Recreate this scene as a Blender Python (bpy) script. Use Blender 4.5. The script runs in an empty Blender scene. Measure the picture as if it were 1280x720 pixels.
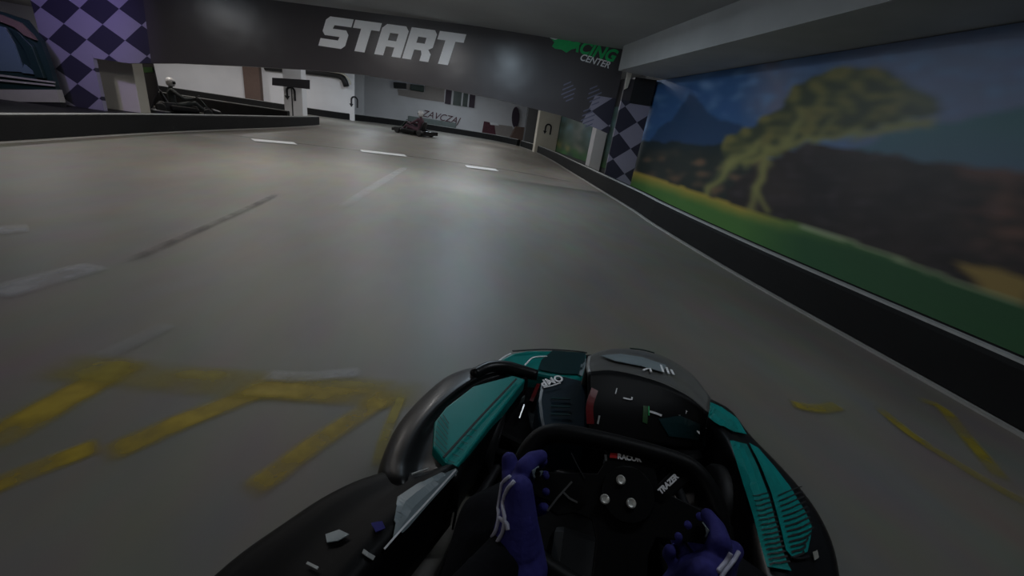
import bpy, bmesh, math, random
from mathutils import Vector, Matrix, noise
random.seed(7)
C = bpy.context.scene.collection
R = math.radians
# ------------------------------------------------------------------ camera
FPX, CAMZ, PITCH, ROLL = 503.0, 1.15, R(21.9), R(8.9)
_f = Vector((0, math.cos(PITCH), -math.sin(PITCH))); _r = Vector((1, 0, 0)); _u = _r.cross(_f)
_r2 = _r*math.cos(ROLL)+_u*math.sin(ROLL); _u2 = _r2.cross(_f)
_d = _f+_r2*((560-640)/FPX)-_u2*((143-360)/FPX)
_yaw = Matrix.Rotation(math.atan2(_d.x, _d.y), 3, 'Z')
RT, UP, FW = _yaw@_r2, _yaw@_u2, _yaw@_f
CAM = Vector((0, 0, CAMZ))
cd = bpy.data.cameras.new('helmet_camera'); cd.lens = FPX/1280*36; cd.sensor_width = 36; cd.clip_start = .02; cd.clip_end = 300
co = bpy.data.objects.new('helmet_camera', cd); C.objects.link(co)
co.matrix_world = Matrix.Translation(CAM)@Matrix((RT, UP, -FW)).transposed().to_4x4()
bpy.context.scene.camera = co

# measured pixels -> places in the hall
def ray(px, py): return FW+RT*((px-640)/FPX)-UP*((py-360)/FPX)
def at_z(px, py, z=0.): v = ray(px, py); return CAM+v*((z-CAMZ)/v.z)
def at_y(px, py, y): v = ray(px, py); return CAM+v*(y/v.y)
def at_x(px, py, x): v = ray(px, py); return CAM+v*(x/v.x)
def pixel(p):
    q = Vector(p)-CAM; return 640+FPX*q.dot(RT)/q.dot(FW), 360-FPX*q.dot(UP)/q.dot(FW)
KO, KH = Vector((.246, .127, 0)), R(22)
def K(px, py, z):                      # pixel at height z -> the kart's own coordinates
    p = at_z(px, py, z)-KO; c, s = math.cos(KH), math.sin(KH)
    return Vector((p.x*c-p.y*s, p.x*s+p.y*c, z))

# ------------------------------------------------------------------ materials
def lin(c): return tuple(((v/255)/12.92 if v/255 <= .04045 else ((v/255+.055)/1.055)**2.4) for v in c)
MATS = {}
def mat(name, rgb, rough=.6, metal=0., noise_amt=0., noise_scale=8., bump=0., coat=0., emit=None, estr=0., spec=.5):
    m = bpy.data.materials.new(name); m.use_nodes = True; nt = m.node_tree; b = nt.nodes['Principled BSDF']
    b.inputs['Roughness'].default_value = rough; b.inputs['Metallic'].default_value = metal
    b.inputs['Coat Weight'].default_value = coat; b.inputs['Coat Roughness'].default_value = .12
    b.inputs['Specular IOR Level'].default_value = spec
    tc = nt.nodes.new('ShaderNodeTexCoord'); n = nt.nodes.new('ShaderNodeTexNoise')
    n.inputs['Scale'].default_value = noise_scale; n.inputs['Detail'].default_value = 5
    nt.links.new(tc.outputs['Object'], n.inputs['Vector'])
    mx = nt.nodes.new('ShaderNodeMix'); mx.data_type = 'RGBA'
    k = noise_amt
    mx.inputs['A'].default_value = (*[max(0, v*(1-k)) for v in rgb], 1); mx.inputs['B'].default_value = (*[min(1, v*(1+k)) for v in rgb], 1)
    nt.links.new(n.outputs['Fac'], mx.inputs['Factor']); nt.links.new(mx.outputs['Result'], b.inputs['Base Color'])
    if bump:
        bp = nt.nodes.new('ShaderNodeBump'); bp.inputs['Strength'].default_value = bump; bp.inputs['Distance'].default_value = .01
        nt.links.new(n.outputs['Fac'], bp.inputs['Height']); nt.links.new(bp.outputs['Normal'], b.inputs['Normal'])
    if emit: b.inputs['Emission Color'].default_value = (*emit, 1); b.inputs['Emission Strength'].default_value = estr
    MATS[name] = m; return m
M_white = mat('white_plaster', (.78, .775, .80), .8, noise_amt=.08, noise_scale=1.2, bump=.05)
M_cream = mat('cream_paint', (.62, .58, .50), .8, noise_amt=.1, noise_scale=2)
M_brown = mat('brown_paint', (.13, .085, .07), .8, noise_amt=.1)
M_beige = mat('beige_panel', (.38, .34, .32), .8, noise_amt=.08)
M_ceil = mat('ceiling_concrete', (.30, .31, .32), .85, noise_amt=.25, noise_scale=.7, bump=.1)
M_beam = mat('beam_concrete', (.42, .43, .435), .85, noise_amt=.2, noise_scale=1.5, bump=.1)
M_dkwall = mat('dark_wall', (.10, .10, .105), .85, noise_amt=.2, noise_scale=1)
M_black = mat('black_rubber', (.012, .012, .013), .6, noise_amt=.3, noise_scale=20)
M_barrier = mat('black_barrier_plastic', (.006, .006, .0065), .7, spec=.25, noise_amt=.5, noise_scale=3, bump=.1)
M_strip = mat('pale_strip', (.42, .43, .42), .6, noise_amt=.25, noise_scale=6)
M_kerb = mat('pale_floor_edge', (.34, .33, .31), .7, noise_amt=.25, noise_scale=5)
M_gloss = mat('gloss_black_plastic', (.006, .006, .007), .36, coat=.04, spec=.3, noise_amt=.1)
M_satin = mat('satin_black_plastic', (.005, .005, .0055), .5, spec=.12, noise_amt=.2, noise_scale=12)
M_teal = mat('teal_plastic', (.0, .25, .23), .38, coat=.1, spec=.35, noise_amt=.05)
M_teal_dk = mat('dark_teal_sticker', (.004, .03, .035), .35, noise_amt=.1)
M_navy = mat('dark_blue_sticker', (.006, .018, .03), .35, noise_amt=.1)
M_silver = mat('silver_grey_sticker_sheen', (.22, .27, .29), .35, noise_amt=.06)
M_red = mat('red_stripe', (.16, .008, .01), .35, noise_amt=.1)
M_print = mat('white_print', (.93, .93, .95), .5, noise_amt=.05)
M_redprint = mat('red_print', (.5, .015, .015), .45)
M_green = mat('green_print', (.02, .55, .16), .5, noise_amt=.3, noise_scale=3)
M_metal = mat('brushed_metal', (.5, .5, .5), .35, metal=1, noise_amt=.1)
M_bolt = mat('bolt_metal', (.75, .75, .7), .35, metal=.4, noise_amt=.1)
M_steel_dk = mat('dark_steel_tube', (.05, .05, .055), .4, metal=.7, noise_amt=.1)
M_suit = mat('black_race_suit', (.005, .005, .007), .9, spec=.1, noise_amt=.3, noise_scale=30, bump=.3)
M_glove = mat('blue_glove_fabric', (.022, .02, .17), .85, noise_amt=.25, noise_scale=40, bump=.3)
M_piping = mat('white_piping', (.5, .5, .62), .6)
M_helmet = mat('white_helmet_shell', (.62, .62, .63), .3, coat=.5)
M_visor = mat('smoked_visor', (.01, .01, .012), .08)
M_red_suit = mat('maroon_suit', (.07, .03, .045), .8, noise_amt=.3)
M_dkgreen = mat('dark_green_plastic', (.012, .035, .024), .35, noise_amt=.3)
M_glass = mat('booth_glass', (.10, .15, .18), .12)
M_frame = mat('dark_green_frame', (.012, .03, .028), .4, noise_amt=.2)
M_pale = mat('pale_band', (.35, .34, .30), .6, noise_amt=.15, noise_scale=3)
M_tube = mat('lamp_tube', (.8, .85, .9), .5, emit=(.75, .88, 1), estr=22)
M_housing = mat('lamp_housing', (.5, .5, .5), .5)
M_signblk = mat('sign_black', (.018, .017, .024), .6, noise_amt=.1)
M_grey = mat('grey_green_paint', (.12, .145, .14), .6, noise_amt=.2)
M_maroon = mat('maroon_print', (.10, .025, .04), .6, noise_amt=.5, noise_scale=6)
M_purple = mat('dark_plum_panel', (.05, .03, .05), .6, noise_amt=.2)
M_hatch = mat('violet_hatch_print', (.16, .16, .24), .6)

# floor: worn polished concrete
def floor_mat():
    m = bpy.data.materials.new('polished_concrete'); m.use_nodes = True; nt = m.node_tree; b = nt.nodes['Principled BSDF']; L = nt.links.new
    tc = nt.nodes.new('ShaderNodeTexCoord')
    mp = nt.nodes.new('ShaderNodeMapping'); mp.inputs['Scale'].default_value = (1, .45, 1); mp.inputs['Rotation'].default_value = (0, 0, R(12)); L(tc.outputs['Object'], mp.inputs['Vector'])
    n1 = nt.nodes.new('ShaderNodeTexNoise'); n1.inputs['Scale'].default_value = .55; n1.inputs['Detail'].default_value = 4; L(mp.outputs['Vector'], n1.inputs['Vector'])
    n2 = nt.nodes.new('ShaderNodeTexNoise'); n2.inputs['Scale'].default_value = 4; n2.inputs['Detail'].default_value = 3; L(mp.outputs['Vector'], n2.inputs['Vector'])
    r1 = nt.nodes.new('ShaderNodeValToRGB'); e = r1.color_ramp.elements
    e[0].position = .3; e[0].color = (.162, .149, .127, 1); e[1].position = .72; e[1].color = (.236, .221, .195, 1)
    L(n1.outputs['Fac'], r1.inputs['Fac'])
    mx = nt.nodes.new('ShaderNodeMix'); mx.data_type = 'RGBA'; mx.blend_type = 'OVERLAY'; mx.inputs['Factor'].default_value = .22
    L(r1.outputs['Color'], mx.inputs['A']); L(n2.outputs['Color'], mx.inputs['B']); L(mx.outputs['Result'], b.inputs['Base Color'])
    rr = nt.nodes.new('ShaderNodeMapRange'); rr.inputs['To Min'].default_value = .44; rr.inputs['To Max'].default_value = .6
    L(n1.outputs['Fac'], rr.inputs['Value']); L(rr.outputs['Result'], b.inputs['Roughness'])
    return m
M_floor = floor_mat()
# worn paint and painted lamp reflections with soft edges (x across the stroke carried in UV)
def paint_mat(name, rgb, strength=.8, scale=5., soft=.32):
    m = bpy.data.materials.new(name); m.use_nodes = True; nt = m.node_tree; b = nt.nodes['Principled BSDF']; L = nt.links.new
    b.inputs['Base Color'].default_value = (*rgb, 1); b.inputs['Roughness'].default_value = .55
    uv = nt.nodes.new('ShaderNodeUVMap'); sx = nt.nodes.new('ShaderNodeSeparateXYZ'); L(uv.outputs['UV'], sx.inputs[0])
    def tri(out, sharp):                       # 0 at the two edges, 1 inside
        a = nt.nodes.new('ShaderNodeMath'); a.operation = 'SUBTRACT'; a.inputs[1].default_value = .5; L(out, a.inputs[0])
        c = nt.nodes.new('ShaderNodeMath'); c.operation = 'ABSOLUTE'; L(a.outputs[0], c.inputs[0])
        d = nt.nodes.new('ShaderNodeMapRange'); d.interpolation_type = 'SMOOTHSTEP'
        d.inputs['From Min'].default_value = .5; d.inputs['From Max'].default_value = .5-sharp; L(c.outputs[0], d.inputs['Value']); return d.outputs['Result']
    e1 = tri(sx.outputs['X'], soft); e2 = tri(sx.outputs['Y'], .14)
    tc = nt.nodes.new('ShaderNodeTexCoord'); n = nt.nodes.new('ShaderNodeTexNoise'); n.inputs['Scale'].default_value = scale; n.inputs['Detail'].default_value = 4
    L(tc.outputs['Object'], n.inputs['Vector'])
    nr = nt.nodes.new('ShaderNodeMapRange'); nr.inputs['From Min'].default_value = .3; nr.inputs['From Max'].default_value = .65; nr.inputs['To Min'].default_value = .25
    L(n.outputs['Fac'], nr.inputs['Value'])
    p = nt.nodes.new('ShaderNodeMath'); p.operation = 'MULTIPLY'; L(e1, p.inputs[0]); L(e2, p.inputs[1])
    q = nt.nodes.new('ShaderNodeMath'); q.operation = 'MULTIPLY'; L(p.outputs[0], q.inputs[0]); L(nr.outputs['Result'], q.inputs[1])
    s = nt.nodes.new('ShaderNodeMath'); s.operation = 'MULTIPLY'; s.inputs[1].default_value = strength; L(q.outputs[0], s.inputs[0])
    L(s.outputs[0], b.inputs['Alpha']); return m
M_yellow = paint_mat('worn_yellow_paint', (.50, .35, .012), .95)
M_yellow_faint = paint_mat('faint_yellow_paint', (.42, .33, .02), .75)
M_pale_streak = paint_mat('pale_soft_streak', (.62, .62, .66), .5)  # pale soft-edged streaks, patchy
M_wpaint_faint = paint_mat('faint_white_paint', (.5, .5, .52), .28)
M_glint_dash = paint_mat('painted_tube_reflection', (1, 1, 1), 3, 1, .12)  # near-white dashes: tube reflections painted onto the floor
M_tyremark = paint_mat('tyre_rubber_mark', (.05, .047, .042), .6)

# ------------------------------------------------------------------ mesh helpers
class MB:
    def __init__(s): s.v = []; s.f = []
    def add(s, vs, fs):
        n = len(s.v); s.v += [Vector(v) for v in vs]; s.f += [tuple(i+n for i in f) for f in fs]; return s
    def box(s, lo, hi, M=None):
        vs = [Vector((x, y, z)) for z in (lo[2], hi[2]) for y in (lo[1], hi[1]) for x in (lo[0], hi[0])]
        if M: vs = [M@v for v in vs]
        return s.add(vs, [(0, 2, 3, 1), (4, 5, 7, 6), (0, 1, 5, 4), (2, 6, 7, 3), (0, 4, 6, 2), (1, 3, 7, 5)])
    def tube(s, pts, rad, n=10, closed=False):
        pts = [Vector(p) for p in pts]; N = len(pts)
        if not hasattr(rad, '__len__'): rad = [rad]*N
        rings = []; prev = None
        for i, p in enumerate(pts):
            a = pts[(i-1) % N] if (closed or i > 0) else p; b = pts[(i+1) % N] if (closed or i < N-1) else p
            t = (b-a).normalized()
            if prev is None:
                x = t.orthogonal().normalized()
            else: x = (prev-t*prev.dot(t)).normalized()
            prev = x; y = t.cross(x)
            rings.append([p+(x*math.cos(2*math.pi*k/n)+y*math.sin(2*math.pi*k/n))*rad[i] for k in range(n)])
        vs = [v for r in rings for v in r]; fs = []
        for i in range(N if closed else N-1):
            j = (i+1) % N
            if closed and j == 0:
                sh = min(range(n), key=lambda q: (rings[0][q]-rings[-1][0]).length)
            else: sh = 0
            for k in range(n): fs.append((i*n+k, i*n+(k+1) % n, j*n+(k+1+sh) % n, j*n+(k+sh) % n))
        if not closed: fs.append(tuple(range(n))[::-1]); fs.append(tuple(range((N-1)*n, N*n)))
        return s.add(vs, fs)
    def prism(s, top, down, flat=None):        # n-gon 'top' (3-D points) carried along vector down
        top = [Vector(p) for p in top]; n = len(top); d = Vector(down)
        bot = [p+d for p in top]
        if flat is not None: bot = [Vector((p.x, p.y, flat)) for p in top]
        return s.add(top+bot, [tuple(range(n)), tuple(range(n, 2*n))[::-1]]+[(i, i+n, (i+1) % n+n, (i+1) % n) for i in range(n)])
    def patch(s, rows, nu=24, nv=4):           # smooth sheet through control curves
        rows = [resample(r, nu) for r in rows]; cols = [resample([r[i] for r in rows], (len(rows)-1)*nv+1, byidx=True) for i in range(nu)]
        m = len(cols[0]); vs = [cols[i][j] for j in range(m) for i in range(nu)]
        return s.add(vs, [(j*nu+i, j*nu+i+1, (j+1)*nu+i+1, (j+1)*nu+i) for j in range(m-1) for i in range(nu-1)])
    def lathe(s, prof, n=24, M=None):          # profile (r, z) round z
        vs = [Vector((r*math.cos(2*math.pi*k/n), r*math.sin(2*math.pi*k/n), z)) for r, z in prof for k in range(n)]
        if M: vs = [M@v for v in vs]
        fs = [(j*n+k, j*n+(k+1) % n, (j+1)*n+(k+1) % n, (j+1)*n+k) for j in range(len(prof)-1) for k in range(n)]
        fs += [tuple(range(n))[::-1], tuple(range((len(prof)-1)*n, len(prof)*n))]
        return s.add(vs, fs)
    def build(s, name, m, parent=None, smooth=False, bevel=0, solid=0, sub=0, loc=None, recalc=True):
        me = bpy.data.meshes.new(name); me.from_pydata(s.v, [], s.f); me.update()
        bm = bmesh.new(); bm.from_mesh(me)
        bmesh.ops.remove_doubles(bm, verts=bm.verts, dist=1e-5)
        if recalc: bmesh.ops.recalc_face_normals(bm, faces=bm.faces)
        bmesh.ops.triangulate(bm, faces=[f for f in bm.faces if len(f.verts) > 4])
        bm.to_mesh(me); bm.free()
        for p in me.polygons: p.use_smooth = smooth
        me.materials.append(m); o = bpy.data.objects.new(name, me); C.objects.link(o)
        if parent: o.parent = parent
        if loc: o.location = loc
        if solid: q = o.modifiers.new('solid', 'SOLIDIFY'); q.thickness = solid; q.offset = -1
        if bevel: q = o.modifiers.new('bevel', 'BEVEL'); q.width = bevel; q.segments = 2; q.limit_method = 'ANGLE'
        if sub: q = o.modifiers.new('sub', 'SUBSURF'); q.levels = sub; q.render_levels = sub
        return o
def cat_rom(a, b, c, d, t): return .5*((2*b)+(c-a)*t+(2*a-5*b+4*c-d)*t*t+(3*b-a-3*c+d)*t**3)
def resample(pts, n, byidx=False):
    pts = [Vector(p) for p in pts]; m = len(pts)
    if m == 2: return [pts[0].lerp(pts[1], i/(n-1)) for i in range(n)]
    if byidx: ts = [i*(m-1)/(n-1) for i in range(n)]
    else:
        L = [0]
        for i in range(m-1): L.append(L[-1]+(pts[i+1]-pts[i]).length)
        ts = []
        for i in range(n):
            s = L[-1]*i/(n-1); k = max(0, min(m-2, next((q for q in range(m-1) if L[q+1] >= s-1e-9), m-2)))
            ts.append(k+(s-L[k])/max(L[k+1]-L[k], 1e-9))
    out = []
    for t in ts:
        k = min(int(t), m-2); u = t-k
        a = pts[k-1] if k else pts[0]*2-pts[1]; d = pts[k+2] if k+2 < m else pts[-1]*2-pts[-2]
        out.append(cat_rom(a, pts[k], pts[k+1], d, u))
    return out
def tag(o, label=None, cat=None, group=None, kind=None):
    if label: o['label'] = label
    if cat: o['category'] = cat
    if group: o['group'] = group
    if kind: o['kind'] = kind
    return o
def empty(name, loc=(0, 0, 0), rz=0.):
    o = bpy.data.objects.new(name, None); C.objects.link(o); o.location = loc; o.rotation_euler = (0, 0, rz); o.empty_display_size = .1; return o
def copy_tree(o, parent=None):
    c = o.copy(); C.objects.link(c)
    if parent: c.parent = parent; c.matrix_parent_inverse = o.matrix_parent_inverse.copy()
    for ch in [x for x in bpy.data.objects if x.parent == o]: copy_tree(ch, c)
    return c
def text(s, name, m, parent, M, size, shear=0., extrude=.002, offset=0., align='CENTER', space=1.):
    cu = bpy.data.curves.new(name, 'FONT'); cu.body = s; cu.size = size; cu.shear = shear; cu.extrude = extrude; cu.offset = offset
    cu.align_x = align; cu.align_y = 'CENTER'; cu.space_character = space; cu.materials.append(m)
    t = bpy.data.objects.new(name, cu); C.objects.link(t); bpy.context.view_layer.update()
    me = bpy.data.meshes.new_from_object(t.evaluated_get(bpy.context.evaluated_depsgraph_get())); bpy.data.objects.remove(t)
    if not me.materials: me.materials.append(m)
    o = bpy.data.objects.new(name, me); C.objects.link(o)
    if parent: o.parent = parent
    o.matrix_local = M; return o
def frame(o, x, y, z=None):            # matrix with given axes at o
    x = Vector(x).normalized(); y = Vector(y); y = (y-x*y.dot(x)).normalized(); z = x.cross(y)
    return Matrix.Translation(Vector(o))@Matrix((x, y, z)).transposed().to_4x4()
def blob(name, chains, m, parent=None, voxel=.01, smooth=4):
    """One continuous body: balls strung along each chain of (x, y, z, r), fused into a single skin."""
    bm = bmesh.new()
    for ch in chains:
        pts = [(Vector(c[:3]), c[3]) for c in ch]
        for (a, ra), (b, rb) in zip(pts, pts[1:]):
            k = max(1, int(math.ceil((b-a).length/(min(ra, rb)*.35))))
            for i in range(k+1):
                t = i/k; bmesh.ops.create_icosphere(bm, subdivisions=2, radius=ra+(rb-ra)*t, matrix=Matrix.Translation(a.lerp(b, t)))
    me = bpy.data.meshes.new(name); bm.to_mesh(me); bm.free(); t_ = bpy.data.objects.new(name, me); C.objects.link(t_)
    q = t_.modifiers.new('fuse', 'REMESH'); q.mode = 'VOXEL'; q.voxel_size = voxel; q.use_smooth_shade = True
    q = t_.modifiers.new('soft', 'SMOOTH'); q.factor = .5; q.iterations = smooth
    bpy.context.view_layer.update(); dg = bpy.context.evaluated_depsgraph_get(); dg.update()
    nm = bpy.data.meshes.new_from_object(t_.evaluated_get(dg)); bpy.data.objects.remove(t_); bpy.data.meshes.remove(me)
    nm.name = name; nm.materials.clear(); nm.materials.append(m)
    for p_ in nm.polygons: p_.use_smooth = True
    o = bpy.data.objects.new(name, nm); C.objects.link(o)
    if parent: o.parent = parent
    return o
def struct(o, name=None): o['kind'] = 'structure'; return o

# ================================================================== THE HALL
CZ = 3.05
WX = 4.72
struct(MB().box((-24, -8, -.2), (9, 34, 0)).build('floor', M_floor))
struct(MB().box((-24, -8, 0), (-5.86, 15.95, .004)).build('floor', M_black))
struct(MB().box((-24, -8, CZ), (9, 34, CZ+.25)).build('ceiling', M_ceil))
struct(MB().box((-24, 31, 0), (9, 31.25, CZ)).build('wall_far', M_white))
struct(MB().box((-24.2, -8, 0), (-24, 34, CZ)).build('wall_left', M_dkwall))
struct(MB().box((-24, -8.2, 0), (9, -8, CZ)).build('wall_back', M_dkwall))
# ceiling beam along the right wall
struct(MB().box((3.6, -8, 2.57), (WX+.2, 9.6, CZ)).build('ceiling_beam', M_beam))

# ---- the painted mural on the right wall
def inpoly(x, y, P):
    c = False; j = len(P)-1
    for i in range(len(P)):
        (xi, yi), (xj, yj) = P[i], P[j]
        if (yi > y) != (yj > y) and x < (xj-xi)*(y-yi)/(yj-yi)+xi: c = not c
        j = i
    return c
def segd(x, y, a, b):
    vx, vy = b[0]-a[0], b[1]-a[1]; t = max(0, min(1, ((x-a[0])*vx+(y-a[1])*vy)/(vx*vx+vy*vy))); return math.hypot(x-a[0]-vx*t, y-a[1]-vy*t)
def mix(a, b, t): t = max(0, min(1, t)); return tuple(u+(v-u)*t for u, v in zip(a, b))
GRASS = [(760, 205), (787, 213), (900, 252), (960, 272), (1000, 283), (1080, 308), (1150, 335), (1280, 383), (1700, 540)]
def gl(x):
    for (a, b), (c, d) in zip(GRASS, GRASS[1:]):
        if x <= c: return b+(d-b)*(x-a)/(c-a)
    return 540
def mural(x, y):
    s = noise.noise(Vector((x*.018, y*.025, 1))); t = noise.noise(Vector((x*.06, y*.07, 5))); w = noise.noise(Vector((x*.03, y*.12, 9)))
    X, Y = x+s*14+t*5, y+t*5+w*3
    c = mix((30, 62, 100), (72, 82, 106), (X-900)/200)
    if 925 < X < 1010: c = mix(c, (92, 86, 98), .7*(1-abs(X-965)/45)*(1 if Y < 135 else max(0, 1-(Y-135)/25)))
    c = mix(c, (70, 96, 128), max(0, t*1.6+w)*.7)
    if inpoly(X, Y, [(800, 200), (815, 165), (840, 150), (862, 118), (880, 128), (900, 150), (925, 155), (950, 180), (930, 215), (800, 215)]): c = (22, 45, 72)
    if inpoly(X, Y, [(1060, 190), (1100, 168), (1150, 160), (1200, 150), (1290, 132), (1800, 60), (1800, 250), (1280, 225), (1170, 208)]): c = mix((44, 76, 82), (56, 74, 92), (Y-150)/70)
    if inpoly(X, Y, [(790, 178), (830, 176), (880, 182), (930, 178), (985, 230), (985, 300), (790, 225)]):
        c = mix((26, 32, 30), (78, 58, 44), (t*1.7+w)*(1 if Y > 198 else .3)); c = mix(c, (18, 30, 34), (196-Y)/16)
    if inpoly(X, Y, [(905, 236), (945, 210), (985, 190), (1020, 180), (1080, 190), (1160, 203), (1280, 214), (1800, 230), (1800, 600), (1280, 390), (1000, 300), (900, 262)]):
        c = mix((27, 24, 25), (38, 32, 31), .5+s)
        e = max(0, min(1, (X-1190)/80))*max(0, min(1, 1-abs(Y-270)/90))
        c = mix(c, (104, 66, 50), e*(.4+t*2.2+w*1.5)); c = mix(c, (48, 42, 44), max(0, w+t)*.8)
        if Y < 222 and X > 1200: c = mix(c, (88, 58, 50), .5)
    if inpoly(X, Y, [(898, 190), (905, 172), (940, 156), (965, 140), (985, 112), (1010, 94), (1050, 84), (1105, 84), (1140, 104), (1168, 120), (1172, 140), (1140, 152), (1085, 158), (1040, 172), (1000, 184), (950, 205), (905, 205)]):
        c = mix((42, 48, 34), (84, 80, 42), .42+t*1.5+w*1.1)
        if X > 1110: c = mix(c, (58, 66, 62), (X-1110)/90)
    for a, b, r in [((985, 180), (1165, 152), 5), ((985, 182), (930, 204), 6), ((1000, 140), (990, 182), 4), ((958, 203), (936, 262), 6), ((912, 200), (882, 243), 6),
                    ((905, 205), (955, 178), 6), ((962, 205), (948, 235), 4), ((1040, 150), (1020, 176), 3), ((948, 235), (956, 262), 4)]:
        d = segd(X, Y, a, b)
        if d < r*1.6: c = mix((98, 96, 52), c, d/(r*1.6))
    if inpoly(X, Y, [(1190, 330), (1240, 335), (1290, 352), (1290, 385), (1240, 370)]): c = (112, 92, 46)
    g = gl(x)+t*2
    if y > g-2:
        c = mix(mix((120, 104, 38), (52, 84, 38), (y-g)/14), mix((66, 92, 44), (30, 62, 36), (y-g)/16+(x-965)/260), (x-925)/80)
        if x > 1000 and y < g+1.5: c = (112, 122, 92)
    return c
def picture(name, y0, y1, z0, z1, x, ny, nz, fn, gain, material):
    vs = [(x, y0+(y1-y0)*i/ny, z0+(z1-z0)*j/nz) for j in range(nz+1) for i in range(ny+1)]
    fs = [(j*(ny+1)+i, j*(ny+1)+i+1, (j+1)*(ny+1)+i+1, (j+1)*(ny+1)+i) for j in range(nz) for i in range(ny)]
    n = len(vs); vs += [(x+.02, v[1], v[2]) for v in vs]; fs2 = [tuple(q+n for q in f[::-1]) for f in fs]
    me = bpy.data.meshes.new(name); me.from_pydata(vs, [], fs+fs2); ca = me.color_attributes.new('print', 'FLOAT_COLOR', 'POINT')
    cols = []
    for i, v in enumerate(vs[:n]):
        cols.append(lin(fn(*pixel(Vector((v[0], max(v[1], 1.35), v[2]))))))
    W1 = ny+1
    for step, cnt, K_ in ((1, ny, 2), (W1, nz, 1), (1, ny, 1)):       # soft printed edges
        new = []
        for i in range(n):
            c_ = (i % W1) if step == 1 else i//W1; a = max(0, c_-K_)-c_; b_ = min(cnt, c_+K_)-c_; k_ = b_-a+1
            new.append(tuple(sum(cols[i+q*step][h] for q in range(a, b_+1))/k_ for h in range(3)))
        cols = new
    for i in range(n):
        g_ = sum(cols[i])/3; col = [min(.9, (q*.92+g_*.08)*gain) for q in cols[i]]
        ca.data[i].color = (*col, 1); ca.data[i+n].color = (*col, 1)
    me.materials.append(material); o = bpy.data.objects.new(name, me); C.objects.link(o); return o
def print_mat(name, rough=.5):
    m = bpy.data.materials.new(name); m.use_nodes = True; nt = m.node_tree; b = nt.nodes['Principled BSDF']; b.inputs['Roughness'].default_value = rough
    a = nt.nodes.new('ShaderNodeAttribute'); a.attribute_name = 'print'; n = nt.nodes.new('ShaderNodeTexNoise'); n.inputs['Scale'].default_value = 14
    mx = nt.nodes.new('ShaderNodeMix'); mx.data_type = 'RGBA'; mx.blend_type = 'OVERLAY'; mx.inputs['Factor'].default_value = .05
    nt.links.new(a.outputs['Color'], mx.inputs['A']); nt.links.new(n.outputs['Color'], mx.inputs['B']); nt.links.new(mx.outputs['Result'], b.inputs['Base Color']); return m
M_mural = print_mat('mural_print')
struct(MB().box((WX, -8, 0), (WX+.25, 10.4, CZ)).build('wall_right', M_dkwall))
o = picture('landscape_mural', -2.5, 10.1, .01, 2.56, WX-.025, 520, 110, mural, 2.8, M_mural)
tag(o, 'wall-long painted landscape of olive tree, dark hills and grass behind the right barrier', 'mural')
# right side beyond the gantry: set-back wall and pillars
RX = 5.6
struct(MB().box((RX, 10.6, 0), (RX+.2, 34, CZ)).build('wall_right', M_dkwall))
struct(MB().box((WX, 10.4, 0), (RX+.2, 10.6, CZ)).build('wall_return', M_dkwall))
def mural2(x, y):
    t = noise.noise(Vector((x*.12, y*.12, 3))); h = (y-(150+(x-700)*.45))
    c = mix((58, 82, 88), (50, 66, 58), h/20) if h < 22 else mix((50, 60, 48), (44, 84, 40), (h-22)/12)
    if abs(x-722+t*6) < 6 and h < 30: c = mix(c, (96, 90, 84), .6)
    if x < 712 and 28 < h+t*3 < 34: c = (120, 106, 56)
    return mix(c, (36, 50, 42), .4+t)
o = picture('meadow_mural', 12.0, 24.0, .2, 2.2, RX-.03, 120, 30, mural2, 3.2, M_mural)
tag(o, 'faded green meadow picture panel between the white pillar and the arrow pillar', 'mural')

def wallbox(pts, y, th, name, m, parent=None, bevel=0):     # pixel outline on a plane facing the track
    P = [at_y(px, py, y) for px, py in pts]
    return MB().prism(P, (0, th, 0)).build(name, m, parent, bevel=bevel)
def pillar(xc, yc, w, d, m, label, rz=0):
    o = MB().box((-w/2, -d/2, 0), (w/2, d/2, CZ)).build('pillar', m, bevel=.01); o.location = (xc, yc, 0); o.rotation_euler.z = rz
    return tag(o, label, 'pillar', kind='structure')
def arrow_uturn(name, M, s, m, parent):        # upside-down U with an arrow head at its left foot
    mb = MB(); pts = [(.5, -.9)]+[(.5*math.cos(a), .25+.5*math.sin(a)) for a in [k*math.pi/8 for k in range(9)]]+[(-.5, -.45)]
    w = .13
    for (x0, y0), (x1, y1) in zip(pts, pts[1:]):
        dx, dy = x1-x0, y1-y0; l = math.hypot(dx, dy); nx, ny = -dy/l*w, dx/l*w; ex, ey = dx/l*.03, dy/l*.03
        mb.prism([(x0+nx-ex, y0+ny-ey, .01), (x0-nx-ex, y0-ny-ey, .01), (x1-nx+ex, y1-ny+ey, .01), (x1+nx+ex, y1+ny+ey, .01)], (0, 0, -.012))
    mb.prism([(-.85, -.4, .01), (-.15, -.4, .01), (-.5, -.95, .01)], (0, 0, -.012))
    o = mb.build(name, m, parent); o.matrix_local = M@Matrix.Scale(s, 4); return o
FACE = lambda p: frame(p, (1, 0, 0), (0, 0, 1))   # lettering that faces -y
# right pillars
pA = at_z(686, 188, .05); pA = Vector((4.75, 20.5, 0))
pillar(5.0, 21.5, 1.1, .5, M_cream, 'cream pillar with curved arrow, on the right beyond the gantry')
ar = arrow_uturn('arrow_sign', FACE((0, 0, 0)), .28, M_signblk, None); ar.location = (4.98, 21.23, 1.2)
tag(ar, 'black U-turn arrow on the cream pillar at the right', 'arrow sign')
pillar(5.28, 14.6, .42, .42, M_white, 'slim white pillar beside the chequered right leg of the gantry')
pillar(5.05, 26.2, .7, .5, M_dkwall, 'dark pillar left of the cream arrow pillar')

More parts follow.
